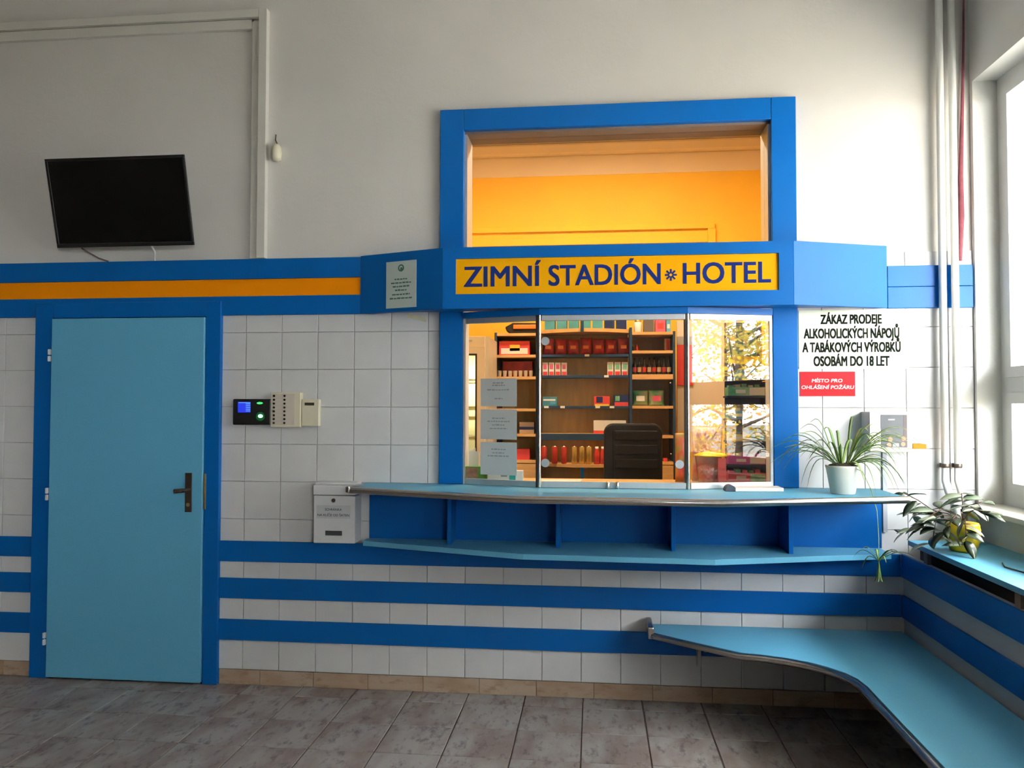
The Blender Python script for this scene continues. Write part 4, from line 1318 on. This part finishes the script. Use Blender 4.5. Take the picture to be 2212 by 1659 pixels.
# poster and note on the back wall right of the shelving
pt = thing('red_pennant', 'tall narrow red pennant hanging on the wall beside the right tower', 'pennant', (2.39, 2.1, 1.6))
xa, xb = ux(1463, 1.9), ux(1482, 1.9)
B(xa, xb+0.05, 1.9, 1.906, vz(832, 1.9, 1470), vz(745, 1.9, 1470)).build('cloth', RED2, pt)
B(xa-0.004, xb+0.055, 1.899, 1.909, vz(745, 1.9, 1470)+0.0005, vz(727, 1.9, 1470)).build('hanger', mat('grey_strip', (0.4, 0.38, 0.38), 0.5, var=0.1), pt)
wp = thing('white_partition', 'pale narrow wall panel beside the right shelf tower', 'panel', (2.45, 1.95, 0))
B(2.285, 2.75, 1.912, 1.94, 1.30, 2.13).build('upper_panel', mat('pale_panel', (0.72, 0.62, 0.50), 0.6, var=0.05), wp)
B(2.285, 2.75, 1.912, 1.94, 0.0, 1.2995).build('lower_panel', yellow_wall, wp)

# ---- fridge
fx0, fx1, fy0, fy1 = 0.42, 0.945, 1.25, 1.74
fg = thing('drinks_fridge', 'cream glass-door drinks fridge at the left behind the glass', 'fridge', (0.68, 1.5, 0))
fcm = mat('cream_fridge', (0.62, 0.52, 0.36), 0.4, var=0.05)
fin = mat('fridge_inside', (0.66, 0.68, 0.42), 0.5, var=0.06)
m_ = MB()
m_.box(fx0, fx0+0.03, fy0+0.03, fy1, 0.05, 1.965).box(fx1-0.03, fx1, fy0+0.03, fy1, 0.05, 1.965).box(fx0+0.03, fx1-0.03, fy1-0.03, fy1, 0.05, 1.965)
m_.box(fx0+0.03, fx1-0.03, fy0+0.03, fy1-0.03, 1.90, 1.965).box(fx0+0.03, fx1-0.03, fy0+0.03, fy1-0.03, 0.05, 0.30)
m_.build('cabinet', fcm, fg)
B(fx0+0.01, fx1-0.01, fy0+0.05, fy1-0.01, 0.0, 0.0495).build('plinth', black_pl, fg)
B(fx0+0.031, fx1-0.031, fy1-0.036, fy1-0.031, 0.301, 1.899).build('inner_back', fin, fg)
hd_ = B(fx0, fx1-0.02, fy0+0.005, fy0+0.0295, 1.8865, 1.965).build('header', fcm, fg, bevel=0.003)
B(fx1-0.19, fx1-0.11, fy0+0.0038, fy0+0.0047, 1.930, 1.940).build('header_print', grey_ink, fg)
d_ = MB()
d_.box(fx0+0.01, fx0+0.06, fy0, fy0+0.0295, 0.3, 1.885).box(fx1-0.075, fx1-0.02, fy0, fy0+0.0295, 0.3, 1.885)
d_.box(fx0+0.06, fx1-0.075, fy0, fy0+0.0295, 1.845, 1.885).box(fx0+0.06, fx1-0.075, fy0, fy0+0.0295, 0.3, 0.36)
dd = d_.build('door', fcm, fg)
B(fx1-0.088, fx1-0.0755, fy0+0.004, fy0+0.012, 0.36, 1.845).box(fx0+0.06, fx1-0.088, fy0+0.004, fy0+0.012, 1.832, 1.845).build('door_seal', black_pl, dd)
B(fx0+0.06, fx1-0.088, fy0+0.014, fy0+0.019, 0.36, 1.832).build('door_glass', glass_w, dd)
for z in (1.66, 1.47, 1.40, 1.26, 1.06, 0.86, 0.66):
    rk = MB()
    for y in (fy0+0.06, fy0+0.2, fy1-0.05):
        rk.box(fx0+0.032, fx1-0.032, y, y+0.008, z, z+0.012)
    for q in range(7):
        rk.box(fx0+0.06+q*0.065, fx0+0.064+q*0.065, fy0+0.06, fy1-0.042, z+0.012, z+0.016)
    rk.build('rack', mat('rack_green', (0.45, 0.46, 0.28), 0.4, var=0.1), fg)

fl = bpy.data.lights.new('fridge_light', 'AREA')
fl.shape = 'RECTANGLE'
fl.size, fl.size_y = 0.40, 0.05
fl.energy = 22.0
fl.color = (1.0, 1.0, 0.80)
flo = bpy.data.objects.new('fridge_light', fl)
COL.objects.link(flo)
flo.parent = fg
flo.location = (0, -0.18, 1.89)
B(fx0+0.06, fx1-0.10, fy0+0.035, fy0+0.085, 1.892, 1.8995).build('lamp_strip', mat('fridge_lamp', (0.9, 0.9, 0.8), 0.5, emit=(1, 1, 0.8), estr=3.0), fg)

# ---- office chair
ch = thing('office_chair', 'black office chair with a rounded backrest behind the serving window', 'chair', (1.915, 0.86, 0))
cx0, cx1, cyb = 1.728, 2.100, 1.02


def rrect(xa, xb, za, zb, r, n=5):
    pts = []
    for cx, cz, a0 in ((xb-r, zb-r, 0), (xa+r, zb-r, 90), (xa+r, za+r, 180), (xb-r, za+r, 270)):
        for k in range(n+1):
            a = math.radians(a0+90*k/n)
            pts.append((cx+r*math.cos(a), cz+r*math.sin(a)))
    return pts


MB().prism(rrect(cx0, cx1, 0.62, 1.376, 0.06), cyb, cyb+0.05, axis='y').build('backrest', BLK, ch, bevel=0.012)
for z in (1.30, 1.21, 1.12):
    B(cx0+0.07, cx1-0.03, cyb-0.010, cyb-0.0005, z-0.030, z+0.030).build('back_cushion', BLK, ch, bevel=0.008)
MB().prism([(x, y) for x, y in rrect(cx0-0.02, cx1+0.02, 0.52, 1.0, 0.07)], 0.44, 0.52).build('seat', BLK, ch, bevel=0.015)
MB().tube([(1.914, 1.07, 0.70), (1.914, 1.08, 0.45), (1.914, 0.95, 0.42)], 0.022, 8).build('back_support', black_pl, ch)
MB().tube([(1.914, 0.80, 0.439), (1.914, 0.80, 0.11)], 0.028, 10).build('gas_lift', black_pl, ch)
for k in range(5):
    a = 2*math.pi*k/5+0.3
    ex_ = (1.914+0.27*math.cos(a), 0.80+0.27*math.sin(a))
    lg_ = MB().tube([(1.914, 0.80, 0.12), (ex_[0], ex_[1], 0.075)], [0.025, 0.016], 8).build('leg', black_pl, ch)
    MB().disc((ex_[0], ex_[1], 0.028), (1, 0, 0), (0, 0, 1), 0.027, 12, 0.03).build('castor', black_pl, lg_)
for s in (cx0-0.03, cx1+0.005):
    MB().tube([(s+0.012, 1.04, 0.70), (s+0.012, 0.80, 0.70), (s+0.012, 0.70, 0.66), (s+0.012, 0.72, 0.48)], 0.016, 8).build('armrest', black_pl, ch)

# ---- gum display at the right pane
gx0, gx1, gy = ux(1570, 0.30), ux(1657, 0.30), 0.30
gr = thing('gum_rack', 'dark navy tiered gum display stand behind the right glass pane', 'display rack', ((gx0+gx1)/2, gy, 1.066))
B(gx0+0.01, gx1, gy+0.13, gy+0.145, 1.067, at(1610, 697, 0.43).z).build('back_board', NAVY, gr)
B(gx1-0.008, gx1+0.004, gy, gy+0.129, 1.067, 1.62).build('side_board', NAVY, gr)
B(gx0+0.02, gx1-0.03, gy+0.118, gy+0.129, at(1610, 768, 0.42).z, at(1610, 700, 0.42).z).build('header_card', TEAL, gr)
B(gx0+0.03, gx1-0.025, gy+0.105, gy+0.117, at(1630, 787, 0.42).z, at(1630, 770, 0.42).z).build('header_strip', YEL, gr)
tiers = [(818, 802, CYN, WHT, 'pale blue and white'), (855, 836, GRN, WHT, 'green and white'), (905, 888, CYN, WHT, 'bright blue and white'),
         (953, 938, YEL, CYN, 'yellow and blue'), (1003, 986, MAG, WHT, 'magenta and white'), (1038, 1022, PNK, GRN, 'pink and green')]
for k, (vb, vt, m1, m2, w) in enumerate(tiers):
    zb, zt = at(1610, vb, gy).z, at(1610, vt, gy).z
    if k == 5:
        zb = 1.0765
    B(gx0, gx1-0.0085, gy-0.003, gy+0.129, zb-0.010, zb-0.0005).build('tier', NAVY, gr)
    xa = gx0+(0.006 if k else 0.06)
    t = thing('gum_box', '%s gum carton on the %s tier from the top of the display' % (w, ordinal(k)), 'gum box', ((xa+gx1)/2, gy+0.05, zb), 'gum cartons on the display')
    B(xa, gx1-0.010, gy, gy+0.10, zb, zt).build('carton', m1, t, bevel=0.001)
    B(xa+(gx1-xa)*0.55, gx1-0.014, gy-0.0012, gy-0.0002, zb+0.004, zt-0.004).build('print', m2, t)
    B(xa+(gx1-xa)*0.2, xa+(gx1-xa)*0.45, gy-0.0012, gy-0.0002, zb+(zt-zb)*0.3, zb+(zt-zb)*0.7).build('print', WHT, t)
    for q in range(5):
        B(xa+0.008+q*0.034, xa+0.034+q*0.034, gy+0.02, gy+0.09, zt+0.0002, zt+0.010+0.004*((q*k) % 3)).build('gum_pack', m2 if q % 2 else m1, t)

# ---- sweets jar and bags by the right pane
jx, jy, jz = 2.292, 0.262, 1.0665
jr = thing('sweets_tub', 'clear tub of red sweets with a bright yellow lid behind the right pane', 'tub', (jx, jy, jz))
clear = glass_mat('clear_plastic', 0.10, 0.7, (0.95, 0.9, 0.9))
MB().lathe([(0.062, 0.001), (0.066, 0.004), (0.084, 0.150), (0.087, 0.152)], (jx, jy, jz), 26).build('tub_wall', clear, jr)
MB().lathe([(0.0, 0.002), (0.060, 0.002), (0.071, 0.09), (0.05, 0.102), (0.0, 0.108)], (jx, jy, jz), 20).build('sweets', mat('mixed_sweets', (0.70, 0.10, 0.14), 0.4, col2=(0.75, 0.55, 0.45), vscale=55, bump=0.5, bscale=70), jr)
MB().lathe([(0.0, 0.176), (0.03, 0.175), (0.062, 0.168), (0.089, 0.158), (0.090, 0.153), (0.0, 0.153)][::-1], (jx, jy, jz), 26).build('lid', mat('yellow_lid', (0.95, 0.72, 0.02), 0.35, var=0.05), jr)
B(jx+0.024, jx+0.066, jy-0.096, jy-0.080, jz+0.005, jz+0.145).build('sticker', mat('deep_red_print', (0.50, 0.04, 0.03), 0.5, var=0.1), jr)
sb_ = thing('lolly_bag', 'white and pink sweet bag standing behind the yellow-lidded tub', 'bag', (2.30, 0.42, 1.0665))
MB().pillow((2.295, 0.42, 1.0672), 0.17, 0.30, 0.05).build('bag_film', mat('pink_white_film', (0.80, 0.72, 0.70), 0.35, col2=(0.75, 0.15, 0.2), vscale=16), sb_)
rb = thing('gift_bag', 'red and green sweet bag beside the right chrome post', 'bag', (2.145, 0.36, 1.0665))
MB().pillow((2.15, 0.36, 1.0672), 0.075, 0.27, 0.04).build('bag_film', mat('red_green_film', (0.75, 0.05, 0.06), 0.4, col2=(0.35, 0.35, 0.05), vscale=18), rb)

# ---- small things at the left pane
carton('recipe_card_box', 'green card box with a food picture at the foot of the left pane', 'box', 1002, 1052, 1008, 1.0805, 0.02, 0.05, mat('leaf_green_card', (0.12, 0.36, 0.04), 0.5, var=0.2, vscale=20), [((0.1, 0.62, 0.1, 0.95), mat('food_print', (0.40, 0.16, 0.09), 0.5, col2=(0.5, 0.35, 0.2), vscale=40))])
carton('medicine_box', 'white box with a teal corner under the lowest notice', 'box', 1054, 1129, 1017, 1.0805, -0.01, 0.06, WHT, [((0.62, 0.8, 0.0, 0.7), mat('teal_print', (0.02, 0.40, 0.36), 0.5, var=0.1)), ((0.05, 0.3, 0.75, 1.0), NAVY), ((0.38, 0.56, 0.55, 0.8), grey_ink)])
wpz = thing('folded_leaflet', 'folded white leaflet standing in the lower left corner of the glass', 'leaflet', (1.03, 0.10, 1.0805))
MB().prism([(1.00, 1.0805), (1.050, 1.0805), (1.056, 1.24), (1.000, 1.25)], 0.10, 0.103, axis='y').build('sheet', WHT, wpz)
MB().prism([(1.00, 1.0805), (1.040, 1.0805), (1.036, 1.262), (1.000, 1.235)], 0.108, 0.110, axis='y').build('sheet', WHT, wpz)
tag(MB().prism([(1.34, 0.20), (1.58, 0.22), (1.60, 0.44), (1.36, 0.42)], 1.0665, 1.0690).build('desk_paper', WHT), 'white sheet lying on the inner worktop behind the middle glass', 'paper')

# ================================================================ outside: ground and autumn trees
gm = mat('leafy_ground', (0.50, 0.49, 0.46), 0.9, col2=(0.40, 0.40, 0.39), vscale=1.2, bump=0.5, bscale=12)
gp = MB()
gp.add([(XO, -60, -0.35), (70, -60, -0.35), (70, 40, -0.35), (XO, 40, -0.35)], [(0, 1, 2, 3)])
gp.build('ground', gm, kind='structure')
B(9.0, 13.0, -6.7, 7.0, -0.35, 5.2).build('wall_light_blocker', mat('light_blocker_grey', (0.32, 0.33, 0.34), 0.9, var=0.1, vscale=1.0), kind='structure')  # unseen block, added to keep window light off the left and centre
bark = mat('tree_bark', (0.10, 0.075, 0.055), 0.9, var=0.3, vscale=10, bump=0.6, bscale=20)
rt2 = random.Random(3)
lm = []
for nm, c in (('yellow_leaves', (0.80, 0.58, 0.06)), ('gold_leaves', (0.75, 0.40, 0.06)), ('green_leaves', (0.32, 0.42, 0.06))):
    m = bpy.data.materials.new(nm)
    m.use_nodes = True
    nt = m.node_tree
    bs_ = nt.nodes['Principled BSDF']
    bs_.inputs['Base Color'].default_value = (*c, 1)
    bs_.inputs['Roughness'].default_value = 0.6
    tl = nt.nodes.new('ShaderNodeBsdfTranslucent')
    tl.inputs['Color'].default_value = (*c, 1)
    mx = nt.nodes.new('ShaderNodeMixShader')
    mx.inputs['Fac'].default_value = 0.45
    nt.links.new(bs_.outputs['BSDF'], mx.inputs[1])
    nt.links.new(tl.outputs['BSDF'], mx.inputs[2])
    nt.links.new(mx.outputs['Shader'], nt.nodes['Material Output'].inputs['Surface'])
    lm.append(m)


def tree(x, y, h, spread, low_, m, label, n=2600, size=0.10):
    t = thing('autumn_tree', label, 'tree', (x, y, -0.35), 'trees outside the window')
    tk = MB()
    tk.tube([(x, y, -0.35), (x+0.05, y, h*0.4), (x-0.05, y+0.1, h*0.8)], [0.14, 0.10, 0.03], 8)
    cl_ = []
    for k in range(16):
        a = rt2.uniform(0, 6.28)
        z0 = rt2.uniform(low_*0.6, h*0.75)
        e = Vector((x+math.cos(a)*spread*rt2.uniform(0.4, 1), y+math.sin(a)*spread*rt2.uniform(0.4, 1), z0+rt2.uniform(-0.3, 0.9)))
        tk.tube([(x, y, z0), ((x+e.x)/2, (y+e.y)/2, z0+0.25), tuple(e)], [0.04, 0.025, 0.008], 6)
        cl_.append(e)
        cl_.append(e*0.5+Vector((x, y, z0))*0.5)
    tk.build('trunk', bark, t)
    f = MB()
    for k in range(n):
        c = rt2.choice(cl_)+Vector((rt2.gauss(0, 0.32), rt2.gauss(0, 0.32), rt2.gauss(0, 0.26)))
        a, b = Vector((rt2.gauss(0, 1), rt2.gauss(0, 1), rt2.gauss(0, 0.6))).normalized(), Vector((rt2.gauss(0, 1), rt2.gauss(0, 1), rt2.gauss(0, 1))).normalized()
        b = (b-a*a.dot(b)).normalized()
        s = size*rt2.uniform(0.6, 1.2)
        f.add([c-a*s*0.5, c+b*s*0.32, c+a*s*0.6, c-b*s*0.32], [(0, 1, 2, 3)])
    f.build('foliage', m, t, kind='stuff')


tree(10.2, -9.3, 5.2, 1.5, 1.7, lm[0], 'yellow autumn tree nearest to the window outside', 2200, 0.11)
tree(14.5, -15.0, 6.0, 1.9, 2.0, lm[1], 'golden autumn tree further from the window outside', 1800, 0.13)
tree(7.6, -7.9, 1.0, 0.7, -0.2, lm[0], 'low yellow bush outside the window', 1500, 0.07)
tree(11.6, -12.4, 1.2, 0.9, -0.2, lm[1], 'low golden bush outside behind the nearest tree', 1500, 0.08)
